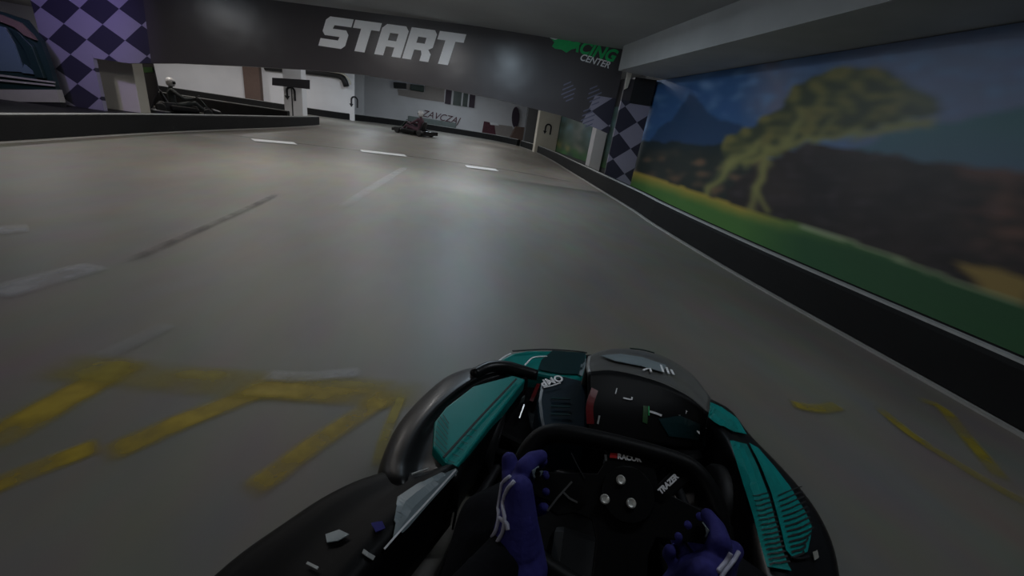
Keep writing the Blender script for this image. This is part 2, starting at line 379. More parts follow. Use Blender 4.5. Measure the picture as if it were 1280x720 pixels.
# left pillars
_a, _b = at_y(130, 140, 13.0).x, at_y(176, 140, 13.0).x
pillar((_a+_b)/2, 13.2, _b-_a, .4, M_cream, 'cream pillar beside the chequered left leg of the gantry')
pillar(-6.45, 20.2, .72, .6, M_white, 'white pillar behind the black sign board at the end of the left barrier')
pillar(-10.55, 26.4, .8, .36, M_brown, 'brown pillar against the white wall left of the track')
pillar(-5.6, 29.5, .5, .5, M_white, 'white pillar against the far wall right of the bent duct')
# inner white wall at the left
struct(MB().box((-24, 26.6, 0), (-5.35, 26.8, CZ)).build('partition_wall', M_white))

# ---- far wall fittings
YF = 30.98
# duct
yd = 26.4
dp = [at_y(x, y, yd) for x, y in [(331, 84), (350, 86), (384, 89), (410, 92), (425, 95), (430, 100), (433, 108)]]
o = MB().tube(resample(dp, 22), .16, 14).build('duct', M_black, smooth=True)
tag(o, 'black ventilation duct bending down on the white left wall', 'duct')
jb = [at_y(x, y, yd-.24) for x, y in [(384, 86), (412, 89), (428, 92), (436, 99), (438, 106)]]
o = MB().tube(resample(jb, 18), .05, 8).build('conduit_pipe', M_cream, smooth=True); tag(o, 'thin pale pipe running along the bent black duct', 'pipe')
p = at_y(443, 127, 26.58); ar = arrow_uturn('arrow_sign', FACE((0, 0, 0)), .33, M_signblk, None); ar.location = p
tag(ar, 'small dark U-turn arrow on the end of the left white wall', 'arrow sign')
# T sign on a post before the white pillar
sg = empty('sign_post', (-6.4, 19.3, 0)); tag(sg, 'long black sign board on a thin post before the white pillar', 'sign')
P = [at_y(x, y, 19.3)-Vector((-6.4, 19.3, 0)) for x, y in [(340, 97), (387, 100), (387, 111.5), (340, 106.5)]]
MB().prism(P, (0, .05, 0)).build('board', M_signblk, sg, bevel=.005)
a, b = at_y(364, 110, 19.3)-Vector((-6.4, 19.3, 0)), None
MB().tube([(a.x, .03, a.z), (a.x, .03, 0)], .025).build('post', M_black, sg)
p = at_y(363, 118, 19.8); ar = arrow_uturn('arrow_sign', FACE((0, 0, 0)), .3, M_signblk, None); ar.location = Vector((p.x, 19.87, p.z+.05))
tag(ar, 'large black U-turn arrow on the white pillar under the sign board', 'arrow sign')
# air units
hu = empty('air_unit', at_y(511, 108, YF-.3)); tag(hu, 'dark double air unit high on the far white wall', 'air unit'); L0 = hu.location.copy()
MB().prism([at_y(x, y, YF-.3)-L0 for x, y in [(491.5, 102.5), (508, 104), (508, 111), (492, 110)]], (0, .3, 0)).build('fan_box', M_black, hu, bevel=.04)
MB().prism([at_y(x, y, YF-.3)-L0 for x, y in [(513, 105), (530, 107), (529.5, 115), (512, 112)]], (0, .3, 0)).build('fan_box', M_dkgreen, hu, bevel=.04)
MB().prism([at_y(x, y, YF-.2)-L0 for x, y in [(506, 104.5), (515, 105.5), (514, 112), (507, 111)]], (0, .2, 0)).build('bracket', M_beige, hu)
o = wallbox([(497, 111.5), (531, 114.5), (531, 104), (556, 107), (556, 128), (520, 123), (498, 119)], YF-.04, .05, 'wall_panel', M_beige)
tag(o, 'beige panel on the far wall between air unit and dark window', 'wall panel')
# window with dark panes
wn = empty('window_1', at_y(576, 122, YF)); wn['kind'] = 'structure'; L0 = wn.location.copy()
MB().prism([at_y(x, y, YF-.06)-L0 for x, y in [(556, 110), (596, 116), (594, 134.5), (555, 129)]], (0, .07, 0)).build('window_frame', M_white, wn)
for x0, x1, m in [(557.5, 565, M_purple), (567.5, 577.5, M_dkgreen), (579.5, 585.5, M_dkgreen), (587.5, 594.5, M_purple)]:
    f = lambda x, t: (x-1.6*t, 111.4+(x-557)*.15+t*18)
    MB().prism([at_y(*f(x0, 0), YF-.1)-L0, at_y(*f(x1, 0), YF-.1)-L0, at_y(*f(x1, 1), YF-.1)-L0, at_y(*f(x0, 1), YF-.1)-L0], (0, .05, 0)).build('pane', m, wn)
# lettering on the far wall
a, b = at_y(530, 142, YF-.03), at_y(571, 151, YF-.03)
M = frame((a+b)/2, b-a, (0, 0, 1)); o = text('ZAVCZAJ', 'wall_lettering', M_maroon, None, M, .62, shear=.35, extrude=.01, space=1.0)
tag(o, 'dark red slanted lettering on the far white wall behind the other kart', 'lettering')
# posters at the far right
o = wallbox([(605, 151.5), (618, 154), (620, 171), (602, 168)], YF-.05, .04, 'wall_poster', M_maroon); tag(o, 'dark maroon poster low on the far wall right of the lettering', 'poster')
o = wallbox([(618, 155), (640, 158), (645, 172), (620, 171)], YF-.04, .03, 'wall_poster', M_beige); tag(o, 'pale car picture beside the dark maroon poster on the far wall', 'poster')
o = wallbox([(612, 152.5), (621, 154), (624, 157), (613, 156)], YF-.07, .02, 'wall_poster', M_print); tag(o, 'small white flash panel on the dark maroon poster', 'poster')
P = [at_y(644.5+4.6*math.cos(a)-.5*math.sin(a), 146.5+13*math.sin(a), YF-.2) for a in [k*math.pi/10 for k in range(20)]]
o = MB().prism(P, (0, .1, 0)).build('oval_sign', M_purple); tag(o, 'tall dark oval sign on the far wall beside the dark pillar', 'sign')
o = wallbox([(645, 158), (663, 160), (659, 181), (637, 174)], 28.5, .5, 'brown_cabinet', M_brown, bevel=.02); tag(o, 'low brown cabinet at the far wall below the oval sign', 'cabinet')
o = MB().box((-2.6, 29.7, .02), (.6, 30.2, .68)).build('barrier_block', M_grey, bevel=.03)
tag(o, 'grey green block standing behind the other kart below the red lettering', 'block')

# ---- barriers
def offset(path, d):
    out = []
    for i, p in enumerate(path):
        a = path[max(0, i-1)]; b = path[min(len(path)-1, i+1)]; t = (b-a).normalized(); out.append(p+Vector((-t.y, t.x, 0))*d)
    return out
def barrier(path, side, h, label, w=.22):
    path = resample([Vector((*p, 0)) for p in path], 70)
    e = empty('track_barrier', path[0]); L0 = path[0]; outer = offset(path, side*w)
    mb = MB(); n = len(path)
    prof = [(0, .02), (0, h-.03), (.03, h), (w-.03, h), (w, h-.03), (w, .0)]
    rings = []
    for i in range(n):
        d = (outer[i]-path[i])/w; rings.append([path[i]+d*a+Vector((0, 0, z))-L0 for a, z in prof])
    k = len(prof); vs = [v for r in rings for v in r]
    fs = [(i*k+j, i*k+(j+1) % k, (i+1)*k+(j+1) % k, (i+1)*k+j) for i in range(n-1) for j in range(k)]+[tuple(range(k)), tuple(range((n-1)*k, n*k))[::-1]]
    mb.add(vs, fs).build('barrier_body', M_barrier, e)
    def band(name, a, b, z0, z1, m):
        rr = []
        for i in range(n):
            d = (outer[i]-path[i])/w; rr.append([path[i]+d*q+Vector((0, 0, z))-L0 for q, z in ((a, z0), (a, z1), (b, z1), (b, z0))])
        vs = [v for r in rr for v in r]
        MB().add(vs, [(i*4+j, i*4+(j+1) % 4, (i+1)*4+(j+1) % 4, (i+1)*4+j) for i in range(n-1) for j in range(4)]+[(0, 1, 2, 3), tuple(range(4*n-4, 4*n))[::-1]]).build(name, m, e)
    band('top_strip', .025, .085, h-.004, h+.012, M_strip)
    band('foot_strip', -.055, .0, .001, .014, M_kerb)
    tag(e, label, 'barrier'); return e
RIGHT = [(3.1, -6), (3.16, 0), (3.2, 1.5), (3.22, 3.6), (3.38, 5.9), (3.55, 7.2), (3.8, 10.1), (4.1, 13.5), (4.45, 17.5), (4.6, 21.5), (4.35, 25)]
LEFT = [(-5.6, -6), (-5.6, 3), (-5.55, 6.4), (-5.55, 9), (-5.35, 12), (-5.1, 15), (-5.0, 18.3)]
FAR = [(4.2, 25.4), (3.1, 27.5), (1.0, 28.7), (-2, 29.0), (-4.4, 28.0), (-6.2, 26.1), (-9, 25.75), (-14, 25.7), (-22, 25.7)]
barrier(RIGHT, -1, .34, 'long black track barrier with pale top strip along the landscape mural')
barrier(LEFT, 1, .33, 'black track barrier with pale top strip ending before the black sign board')
barrier(FAR, -1, .36, 'low black track barrier curving along the far white wall')
barrier([(-5.4, 16.0), (-7, 16.05), (-9, 16.1), (-14, 16.0), (-20, 15.6)], -1, .46, 'dark rail barrier behind the left barrier before the white wall')

# ---- the start gantry (banner plane turned a little)
GX, GY, GS = 4.1, 9.9, .19
def on_g(px, py, off=0.):
    v = ray(px, py); t = (GY+off+GS*GX)/(v.y+GS*v.x); return CAM+v*t
gdir = Vector((1, -GS, 0)).normalized(); gn = Vector((GS, 1, 0)).normalized()   # along, and away from the camera
G0 = Vector((GX, GY, 0))
gt = empty('start_gantry', G0); tag(gt, 'wide black START gantry banner with chequered legs spanning the track', 'gantry')
def banner_mat(name, W_, H_, BU, BV, SH):
    m = bpy.data.materials.new(name); m.use_nodes = True; nt = m.node_tree; b = nt.nodes['Principled BSDF']; L = nt.links.new
    b.inputs['Roughness'].default_value = .30
    tc = nt.nodes.new('ShaderNodeTexCoord'); sx = nt.nodes.new('ShaderNodeSeparateXYZ'); L(tc.outputs['Object'], sx.inputs[0])
    def mth(op, a, b2=None, c=None):
        n = nt.nodes.new('ShaderNodeMath'); n.operation = op
        for i, q in enumerate((a, b2, c)):
            if q is None: continue
            if hasattr(q, 'links'): L(q, n.inputs[i])
            else: n.inputs[i].default_value = q
        return n.outputs[0]
    u = mth('ADD', mth('DIVIDE', sx.outputs['X'], W_), 40.0+BU); v = mth('ADD', mth('DIVIDE', mth('SUBTRACT', sx.outputs['Z'], mth('MULTIPLY', mth('ADD', sx.outputs['X'], 13.2), SH)), H_), 10.0+BV)
    a = mth('FLOOR', mth('ADD', u, v)); c = mth('FLOOR', mth('SUBTRACT', u, v))
    chk = mth('MODULO', mth('ADD', a, c), 2.0); chk = mth('ABSOLUTE', chk)
    cc = nt.nodes.new('ShaderNodeMix'); cc.data_type = 'RGBA'; cc.inputs['A'].default_value = (.04, .038, .06, 1); cc.inputs['B'].default_value = (.30, .28, .36, 1); L(chk, cc.inputs['Factor'])
    # chequers only at both ends, cut along the diamonds
    sh = mth('MULTIPLY', mth('FLOOR', mth('MULTIPLY', sx.outputs['Z'], 1/H_)), .42)
    lf = mth('LESS_THAN', mth('ADD', sx.outputs['X'], mth('MULTIPLY', sx.outputs['Z'], -.05)), -11.35)
    rt = mth('GREATER_THAN', mth('SUBTRACT', sx.outputs['X'], mth('MULTIPLY', sx.outputs['Z'], .28)), -1.35)
    zl = mth('LESS_THAN', sx.outputs['Z'], 2.05)
    rt = mth('MULTIPLY', rt, zl)
    msk = mth('MAXIMUM', lf, rt)
    mx = nt.nodes.new('ShaderNodeMix'); mx.data_type = 'RGBA'; mx.inputs['A'].default_value = (.068, .061, .066, 1); L(cc.outputs['Result'], mx.inputs['B']); L(msk, mx.inputs['Factor'])
    L(mx.outputs['Result'], b.inputs['Base Color'])
    n = nt.nodes.new('ShaderNodeTexNoise'); n.inputs['Scale'].default_value = 1.3; L(tc.outputs['Object'], n.inputs['Vector'])
    bp = nt.nodes.new('ShaderNodeBump'); bp.inputs['Strength'].default_value = .25; bp.inputs['Distance'].default_value = .05; L(n.outputs['Fac'], bp.inputs['Height']); L(bp.outputs['Normal'], b.inputs['Normal'])
    return m
M_banner = banner_mat('banner_vinyl', .92, .63, .85, -.35, .12)
M_banner_r = banner_mat('chequered_vinyl', .72, .60, .54, -.70, 0)
# the gantry's own frame: x along the banner, y away from the camera, z up
GM = frame(G0, gdir, (0, 0, 1)); Mg = Matrix.Translation(G0)@Matrix((gdir, gn, Vector((0, 0, 1)))).transposed().to_4x4(); Mgi = Mg.inverted()
gt.matrix_world = Mg
def g(px, py, off=0.): return Mgi@on_g(px, py, off)
def gpoly(pts, name, m, th=.3, off=0., parent=None):
    P = [g(x, y) for x, y in pts]; P = [Vector((p.x, off, p.z)) for p in P]
    return MB().prism(P, (0, th, 0)).build(name, m, parent or gt)
top_l, top_r = g(340, 0), g(785, 57)
def topz(x): return top_l.z+(top_r.z-top_l.z)*(x-top_l.x)/(top_r.x-top_l.x)
bot = [g(x, y) for x, y in [(160, 79), (220, 79), (300, 82.5), (380, 87), (450, 93), (540, 108), (620, 124), (700, 144), (740, 158), (765, 168)]]
xl, xr = g(75, 125).x-.1, top_r.x
P = [Vector((xl, 0, topz(xl))), Vector((xr, 0, topz(xr)))]+[Vector((min(p.x, xr), 0, p.z)) for p in bot[::-1]]+[Vector((xl, 0, bot[0].z-.02))]
bn = MB().prism(P, (0, .08, 0)).build('banner', M_banner, gt)
# legs
lx1 = g(128, 125).x
MB().box((xl, -.01, 0), (lx1, .08, bot[0].z+.1)).build('leg', M_banner, gt)
rx0 = g(762, 190).x; rx1 = min(g(799, 200).x, .54)
MB().box((rx0, -.01, 0), (rx1, .08, 2.5)).build('leg', M_banner_r, gt)
MB().box((rx0+.2, -.02, 2.0), (rx1+.005, .3, 2.55)).build('valance', M_black, gt)
bk = [g(x, y) for x, y in [(784, 88), (790, 90), (784, 110), (780, 112)]]
MB().prism([Vector((p.x, -.06, p.z)) for p in bk], (0, .05, 0)).build('tie_strap', M_cream, gt)
# hatched diamonds
for hx, hy in [(710.5, 114.5), (743, 119.5), (735, 147)]:
    c0 = g(hx, hy); mb = MB(); s = .19
    for k in range(5):
        q = (k-2)*.082; ln = s-abs(q)*.55
        a = Vector((c0.x-ln*.8+q*.35, 0, c0.z-ln*.45-q)); b = Vector((c0.x+ln*.8+q*.35, 0, c0.z+ln*.45-q)); w = Vector((0, 0, .016))
        mb.prism([Vector((v.x, -.004, v.z)) for v in (a-w, b-w, b+w, a+w)], (0, .006, 0))
    mb.build('hatch_print', M_hatch, gt)
# START letters: blocky italic polygons in a unit cell (w 1, h 1)
def letter(ch):
    b = .34; v = .26
    if ch == 'S': return [[(.12, 1), (1, 1), (1, 1-v), (b+.03, 1-v), (b, .62), (.85, .62), (.98, .48), (.98, .12), (.86, 0), (0, 0), (0, v), (.66, v), (.68, .38), (.12, .38), (0, .5), (0, .88)]]
    if ch == 'T': return [[(0, 1), (1, 1), (1, 1-v), (.5+b/2+.02, 1-v), (.5+b/2+.02, 0), (.5-b/2-.02, 0), (.5-b/2-.02, 1-v), (0, 1-v)]]
    if ch == 'A': return [[(0, 0), (0, .86), (.14, 1), (.5, 1), (.5, 1-v), (b, 1-v), (b, .5), (.5, .5), (.5, .3), (b, .3), (b, 0)], [(1, 0), (1-b, 0), (1-b, .3), (.5, .3), (.5, .5), (1-b, .5), (1-b, 1-v), (.5, 1-v), (.5, 1), (.86, 1), (1, .86)]]
    if ch == 'R': return [[(0, 0), (0, 1), (.5, 1), (.5, 1-v), (b, 1-v), (b, .55), (.5, .55), (.5, .33), (b, .33), (b, 0)], [(.5, 1), (.88, 1), (1, .88), (1, .46), (.86, .38), (1, .25), (1, 0), (1-b, 0), (1-b, .22), (.6, .33), (.5, .33), (.5, .55), (1-b, .55), (1-b, 1-v), (.5, 1-v)]]
bl, br_, tl = g(398, 57), g(570, 83), g(409, 20)
tr = g(583, 43)
mb = MB(); n = 5; gap = .012; cw = (1-gap*(n-1))/n
for i, ch in enumerate('START'):
    for poly in letter(ch):
        P = []
        for x, y in poly:
            u = i*(cw+gap)+x*cw
            lo = bl.lerp(br_, u); hi = tl.lerp(tr, u); p = lo.lerp(hi, y); P.append(Vector((p.x, -.006, p.z)))
        mb.prism(P, (0, .005, 0))
mb.build('lettering', M_print, gt, recalc=False)
# green logo: ragged flash, lettering, white line below
c1, c2 = g(704, 57), g(764, 74)
M = frame((c1+c2)/2+Vector((0, -.012, .06)), c2-c1, (0, 0, 1)); text('RACING', 'logo_text', M_green, gt, M, .34, shear=.3, extrude=.003, offset=.012)
c1, c2 = g(722, 68.5), g(765, 81)
M = frame((c1+c2)/2+Vector((0, -.012, -.03)), c2-c1, (0, 0, 1)); text('CENTER', 'logo_text', M_print, gt, M, .19, shear=.3, extrude=.003, offset=.004)
P = [g(x, y) for x, y in [(686, 45), (692, 48), (697, 43), (701, 49), (712, 47), (714, 52), (726, 54), (722, 60), (714, 62), (708, 66), (702, 62), (694, 61), (690, 58), (693, 53)]]
MB().prism([Vector((p.x, -.01, p.z)) for p in P], (0, .008, 0)).build('logo_flash', M_green, gt)
P = [g(x, y) for x, y in [(685, 43), (690, 42), (692, 46), (696, 40), (703, 41), (703, 47), (694, 50), (688, 48)]]
MB().prism([Vector((p.x, -.014, p.z)) for p in P], (0, .008, 0)).build('logo_star', M_print, gt)

# ---- left side: glazed booth and parked kart
yb = 11.7
bo = at_y(40, 120, yb); bo.z = 0
bt = empty('ticket_booth', bo); tag(bt, 'dark green framed booth window with slanted right post, at the left edge', 'booth')
def bp(pts, name, m, th, off=0., parent=None, bevel=0):
    P = [at_y(x, y, yb+off)-bo for x, y in pts]; return MB().prism(P, (0, th, 0)).build(name, m, parent or bt, bevel=bevel)
bp([(-60, 10), (0, 14), (30, 24), (50, 50), (62, 84), (70, 112), (-60, 110)], 'body', M_frame, .12, .05)
bp([(-60, 22), (-2, 32), (5, 34), (18, 56), (28, 84), (30, 90), (-60, 86)], 'pane', M_glass, .03, .02)
bp([(10, 34), (22, 40), (40, 58), (55, 98), (44, 97), (30, 62)], 'window_post', M_frame, .08, -.05, bevel=.01)
bp([(30, 80), (40, 88), (44, 93), (27, 91)], 'pane', M_glass, .02, .0)
bp([(-60, 90), (0, 93), (68, 102), (68, 104), (0, 95.5), (-60, 93)], 'trim_strip', M_pale, .03, -.0)
bp([(-60, 97), (0, 99), (68, 106), (68, 108), (0, 101.5), (-60, 100)], 'trim_strip', M_pale, .03, -.0)
bp([(-60, 12), (0, 18), (24, 28), (40, 44), (44, 50), (30, 44), (18, 34), (0, 27), (-60, 22)], 'roof_trim', M_brown, .08, -.02)
bp([(-60, 112), (70, 112), (75, 128), (-60, 126)], 'base_band', M_pale, .16, -.02)
bp([(-60, 126), (75, 128), (80, 153), (-60, 158)], 'plinth', M_black, .16, .0)
# ---- unseen light fittings under the ceiling, some added as fill
LAMP = [0]
def lamp(x, y, power, col, rz=0, size=(1.3, .16), label=None):
    e = empty('unseen_tube_lamp', (x, y, CZ), rz)
    MB().box((-size[0]/2-.05, -.09, -.07), (size[0]/2+.05, .09, 0)).build('housing', M_housing, e, bevel=.01)
    MB().tube([(-size[0]/2, 0, -.095), (size[0]/2, 0, -.095)], .022).build('tube', M_tube, e, smooth=True)
    tag(e, label, 'lamp', 'tube lamps on the ceiling')
    l = bpy.data.lights.new('tube_light', 'AREA'); l.shape = 'RECTANGLE'; l.size, l.size_y = size; l.energy = power; l.color = col
    lo = bpy.data.objects.new('tube_light', l); C.objects.link(lo); lo.location = (x, y, CZ-.13); lo.rotation_euler.z = rz
BL = (.78, .9, 1.); WM = (1, .9, .8); NE = (1, .96, .93)
LAMPS = [(-1.3, 7.3, 42, NE), (3.0, 11.3, 20, NE), (.45, 7.0, 74, (.68, .85, 1)), (1.4, 1.0, 7, (.9, .95, 1)), (-3.3, 7.0, 42, WM), (-3, -1.5, 8, WM), (-7.6, 9.0, 34, NE), (.6, 13.6, 22, NE), (.9, 18.0, 34, NE), (1.8, 23.5, 46, NE), (-3.2, 13.6, 18, WM), (-3.6, 18.5, 34, NE), (-4, 23.5, 56, BL), (-9, 22.5, 95, NE), (-14, 22, 110, NE), (-8.6, 14.8, 36, WM), (0, 27, 50, BL)]  # the two leading entries and the booth-side one are added fill
for x, y, p, c in LAMPS: lamp(x, y, p, c, R(random.choice((0, 90))), label='slim unseen ceiling tube lamp over the track, one of a set partly added as fill')
def spot(loc, tgt, power, col, ang, blend=.8, rad=.1):
    l = bpy.data.lights.new('spot_light', 'SPOT'); l.energy = power; l.color = col; l.spot_size = ang; l.spot_blend = blend; l.shadow_soft_size = rad
    o = bpy.data.objects.new('spot_light', l); C.objects.link(o); o.location = loc; o.rotation_euler = (Vector(tgt)-Vector(loc)).to_track_quat('-Z', 'Y').to_euler(); return o
spot((-8.0, 9.3, 2.9), (-9.0, 12.4, 2.2), 120, (.46, .34, 1), R(95))
w = bpy.data.worlds.new('hall_air'); bpy.context.scene.world = w; w.use_nodes = True
w.node_tree.nodes['Background'].inputs['Color'].default_value = (.5, .55, .6, 1); w.node_tree.nodes['Background'].inputs['Strength'].default_value = .15
# ================================================================== THE KART IN FRONT OF THE CAMERA
from mathutils.bvhtree import BVHTree
def bvh(o):
    me = o.data; return BVHTree.FromPolygons([v.co for v in me.vertices], [tuple(p.vertices) for p in me.polygons])
_cK, _sK = math.cos(KH), math.sin(KH)
def toL(v): return Vector((v.x*_cK-v.y*_sK, v.x*_sK+v.y*_cK, v.z))
CAML = toL(CAM-KO)
def hit(trees, px, py):
    d = toL(ray(px, py)).normalized(); best = None
    for t in trees:
        h = t.ray_cast(CAML, d)
        if h[0] is not None and (best is None or h[3] < best[2]): best = (h[0], h[1] if h[1].dot(d) < 0 else -h[1], h[3])
    return best
def on_plane(px, py, p0, n):
    d = toL(ray(px, py)); return CAML+d*((p0-CAML).dot(n)/d.dot(n))
def decal(trees, pts, name, m, parent, lift=.008, sub=6, smoothpts=False):
    """thin sticker: pixel outline laid on the surface"""
    P = []
    n = len(pts)
    for i in range(n):
        (x0, y0), (x1, y1) = pts[i], pts[(i+1) % n]
        for k in range(sub):
            P.append((x0+(x1-x0)*k/sub, y0+(y1-y0)*k/sub))
    bm = bmesh.new(); vs = [bm.verts.new((x, y, 0)) for x, y in P]; bm.faces.new(vs)
    bmesh.ops.triangulate(bm, faces=bm.faces[:]); bmesh.ops.subdivide_edges(bm, edges=bm.edges[:], cuts=2, use_grid_fill=True); bmesh.ops.triangulate(bm, faces=bm.faces[:])
    HH = [(v.co.x, v.co.y, hit(trees, v.co.x, v.co.y)) for v in bm.verts]; ok = [h for h in HH if h[2]]
    for v, (hx, hy, h) in zip(bm.verts, HH):
        h = h or min(ok, key=lambda q: (q[0]-hx)**2+(q[1]-hy)**2)[2]; v.co = h[0]+h[1]*lift
    me = bpy.data.meshes.new(name); bm.to_mesh(me); bm.free(); me.materials.append(m)
    o = bpy.data.objects.new(name, me); C.objects.link(o); o.parent = parent
    s = o.modifiers.new('solid', 'SOLIDIFY'); s.thickness = .002; s.offset = 0; return o
def ribbon(trees, pts, w, name, m, parent, lift=.009, n=14, into=None):
    P = resample([Vector((x, y, 0)) for x, y in pts], n); H = [hit(trees, p.x, p.y) for p in P]; H = [h for h in H if h]
    mb = into or MB(); L, Rr = [], []
    for i, h in enumerate(H):
        a = H[max(0, i-1)][0]; b = H[min(len(H)-1, i+1)][0]; t = (b-a).normalized(); s = t.cross(h[1]).normalized()*w/2
        L.append(h[0]+h[1]*lift-s); Rr.append(h[0]+h[1]*lift+s)
    vs = L+Rr; k = len(H); mb.add(vs, [(i, i+1, k+i+1, k+i) for i in range(k-1)])
    if into: return mb
    o = mb.build(name, m, parent); q = o.modifiers.new('solid', 'SOLIDIFY'); q.thickness = .0025; q.offset = 0; return o

def tyre(name, c, r, w, parent):
    M = Matrix.Translation(Vector(c))@Matrix.Rotation(math.pi/2, 4, 'Y')
    prof = [(r*.55, -w/2), (r*.9, -w/2), (r*.98, -w*.42), (r, -w*.25), (r, w*.25), (r*.98, w*.42), (r*.9, w/2), (r*.55, w/2)]
    t = MB().lathe(prof, 28, M).build(name, M_black, parent, smooth=True)
    MB().lathe([(.02, -w*.4), (r*.5, -w*.5), (r*.56, -w*.52), (r*.56, w*.52), (r*.5, w*.5), (.02, w*.4)], 20, M).build('rim', M_steel_dk, t)
    return t
kt = empty('go_kart', KO, -KH)
tag(kt, 'black and teal go-kart with full bodywork under the camera, driver gripping its wheel', 'go-kart')
KP = lambda pts, z: [K(x, y, z) for x, y in pts]
low = lambda row, z, k=1.: [Vector((p.x*k, p.y, z)) for p in row]
# floor tray and tubes
MB().prism([(-.34, -.5, .055), (.34, -.5, .055), (.36, .5, .055), (.25, 1.15, .055), (-.2, 1.15, .055), (-.36, .5, .055)], (0, 0, -.012)).build('floor_tray', M_satin, kt)
for s in (-1, 1):
    MB().tube(resample([(s*.3, -.75, .075), (s*.3, -.2, .075), (s*.36, .5, .075), (s*.25, 1.2, .075)], 20), .016).build('chassis_tube', M_steel_dk, kt, smooth=True)
MB().tube([(-.55, -.62, .13), (.55, -.62, .13)], .02).build('rear_axle', M_steel_dk, kt, smooth=True)
MB().tube([(-.44, .84, .12), (.46, .84, .12)], .016).build('front_axle', M_steel_dk, kt, smooth=True)
for s in (-1, 1):
    tyre('tyre', (s*.40+.01, .88, .13), .125, .11, kt); tyre('tyre', (s*.5, -.62, .14), .135, .18, kt)
# left front fairing
EX = lambda row, p: [K(*p, .17)]+row
crest = EX(KP([(472, 612), (477, 575), (497, 532), (527, 497), (560, 470), (592, 459), (622, 456)], .24), (476, 650))
ridge = EX(KP([(500, 610), (500, 578), (517, 541), (543, 509), (573, 484), (601, 468), (626, 462)], .275), (500, 655))
valley = EX(KP([(522, 606), (526, 578), (536, 548), (553, 520), (580, 492), (606, 476), (632, 468)], .255), (525, 655))
inner = EX(KP([(548, 602), (556, 580), (566, 556), (585, 530), (608, 505), (630, 484), (648, 473)], .27), (550, 650))
inn2 = EX(KP([(575, 602), (580, 582), (598, 555), (618, 528), (636, 502), (648, 484), (660, 474)], .27), (570, 640))
fl = MB().patch([low(crest, .05), low(crest, .15, 1.005), crest, ridge, valley, inner, inn2, low(inn2, .10)], 32, 5).build('front_fairing', M_gloss, kt, smooth=True, solid=.006)
T = [bvh(fl)]
tl_ = [(541, 558), (543, 527), (557, 509), (592, 482), (641, 469), (657, 474), (612, 531), (571, 584), (556, 578)]
tp = MB().prism([K(x, y, .292) for x, y in tl_], (0, 0, -.05)).build('teal_panel', M_teal, kt, bevel=.006); Tt = [bvh(tp)]
ribbon(Tt, [(645, 476), (600, 524), (554, 575)], .006, 'panel_seam', M_black, tp)
mb = MB()
for k in range(7):
    a = (550-k*1.3, 514+k*6.6); b = (a[0]+11+k*.8, a[1]+17)
    ribbon(Tt, [a, ((a[0]+b[0])/2, (a[1]+b[1])/2), b], .0022, '', None, None, n=4, into=mb, lift=.0045)
for k in range(6):
    a = (560+k*5.5, 577-k*8); b = (a[0]+8, a[1]+3); ribbon(Tt, [a, ((a[0]+b[0])/2, (a[1]+b[1])/2), b], .0022, '', None, None, n=4, into=mb, lift=.0045)
mb.build('slat_print', M_black, tp)
# left side pod
pc = KP([(486, 590), (440, 604), (400, 624), (355, 654), (310, 685), (272, 716), (235, 752), (190, 800)], .24)
pm = KP([(525, 592), (488, 612), (450, 636), (412, 668), (380, 700), (352, 728), (325, 765), (300, 820)], .275)
pe = KP([(572, 584), (538, 622), (507, 656), (478, 690), (452, 722), (428, 755), (400, 795), (370, 850)], .30)
for row in (pc, pm, pe): row.append(row[-1]+Vector((.02, -.25, -.04)))
pl = MB().patch([low(pc, .05), pc, pm, pe, low(pe, .08)], 32, 5).build('side_pod', M_satin, kt, smooth=True, solid=.006); Tp = [bvh(pl)]
decal(Tp, [(498, 625), (522, 609), (567, 586), (569, 588), (533, 628), (506, 659), (489, 674), (494, 648)], 'silver_sticker_and_sheen', M_silver, pl)
ribbon(Tp, [(567, 588), (533, 627), (500, 663), (478, 688)], .004, 'trim_and_highlight', M_print, pl)  # bright highlight painted along the pod edge
ribbon(Tp, [(515, 597), (530, 592), (537, 590)], .006, 'trim_and_highlight', M_strip, pl)
decal(Tp, [(408, 672), (425, 666), (438, 672), (424, 680), (410, 682)], 'sticker', M_silver, pl, sub=2)
decal(Tp, [(465, 658), (478, 655), (482, 664), (470, 669)], 'sticker', M_glove, pl, sub=2)
decal(Tp, [(455, 690), (467, 697), (464, 702), (453, 695)], 'sticker', M_strip, pl, sub=2)
decal(Tp, [(386, 706), (400, 713), (398, 716), (384, 709)], 'sticker', M_strip, pl, sub=2)
# right side fairing and pod in one shell
ro = KP([(886, 500), (912, 514), (936, 545), (962, 571), (990, 601), (1014, 631), (1033, 664), (1045, 698), (1051, 738), (1052, 790)], .24)
rr_ = KP([(884, 508), (908, 524), (928, 550), (948, 578), (972, 608), (994, 638), (1010, 668), (1020, 700), (1022, 740), (1020, 790)], .275)
ri = KP([(880, 522), (892, 532), (907, 552), (919, 580), (928, 606), (936, 634), (944, 662), (952, 694), (960, 730), (968, 790)], .29)
for row in (ro, rr_, ri): row.append(row[-1]+Vector((-.02, -.4, -.04)))
rs = MB().patch([low(ro, .05), ro, rr_, ri, low(ri, .08)], 40, 5).build('side_pod', M_gloss, kt, smooth=True, solid=.006); Tr = [bvh(rs)]
t1 = decal(Tr, [(935, 556), (946, 562), (966, 585), (986, 611), (1005, 643), (1013, 662), (1006, 692), (988, 699), (980, 690), (972, 655), (962, 618), (948, 582)], 'teal_panel', M_teal, rs, sub=3)
t2 = decal(Tr, [(914, 553), (931, 557), (944, 584), (958, 620), (968, 656), (976, 690), (986, 716), (960, 712), (951, 682), (943, 650), (929, 603), (921, 575)], 'teal_panel', M_teal, rs, sub=3)
decal(Tr, [(887, 505), (901, 511), (920, 525), (932, 545), (914, 541), (895, 530), (885, 522)], 'teal_panel', M_teal, rs, sub=3)
mb = MB()
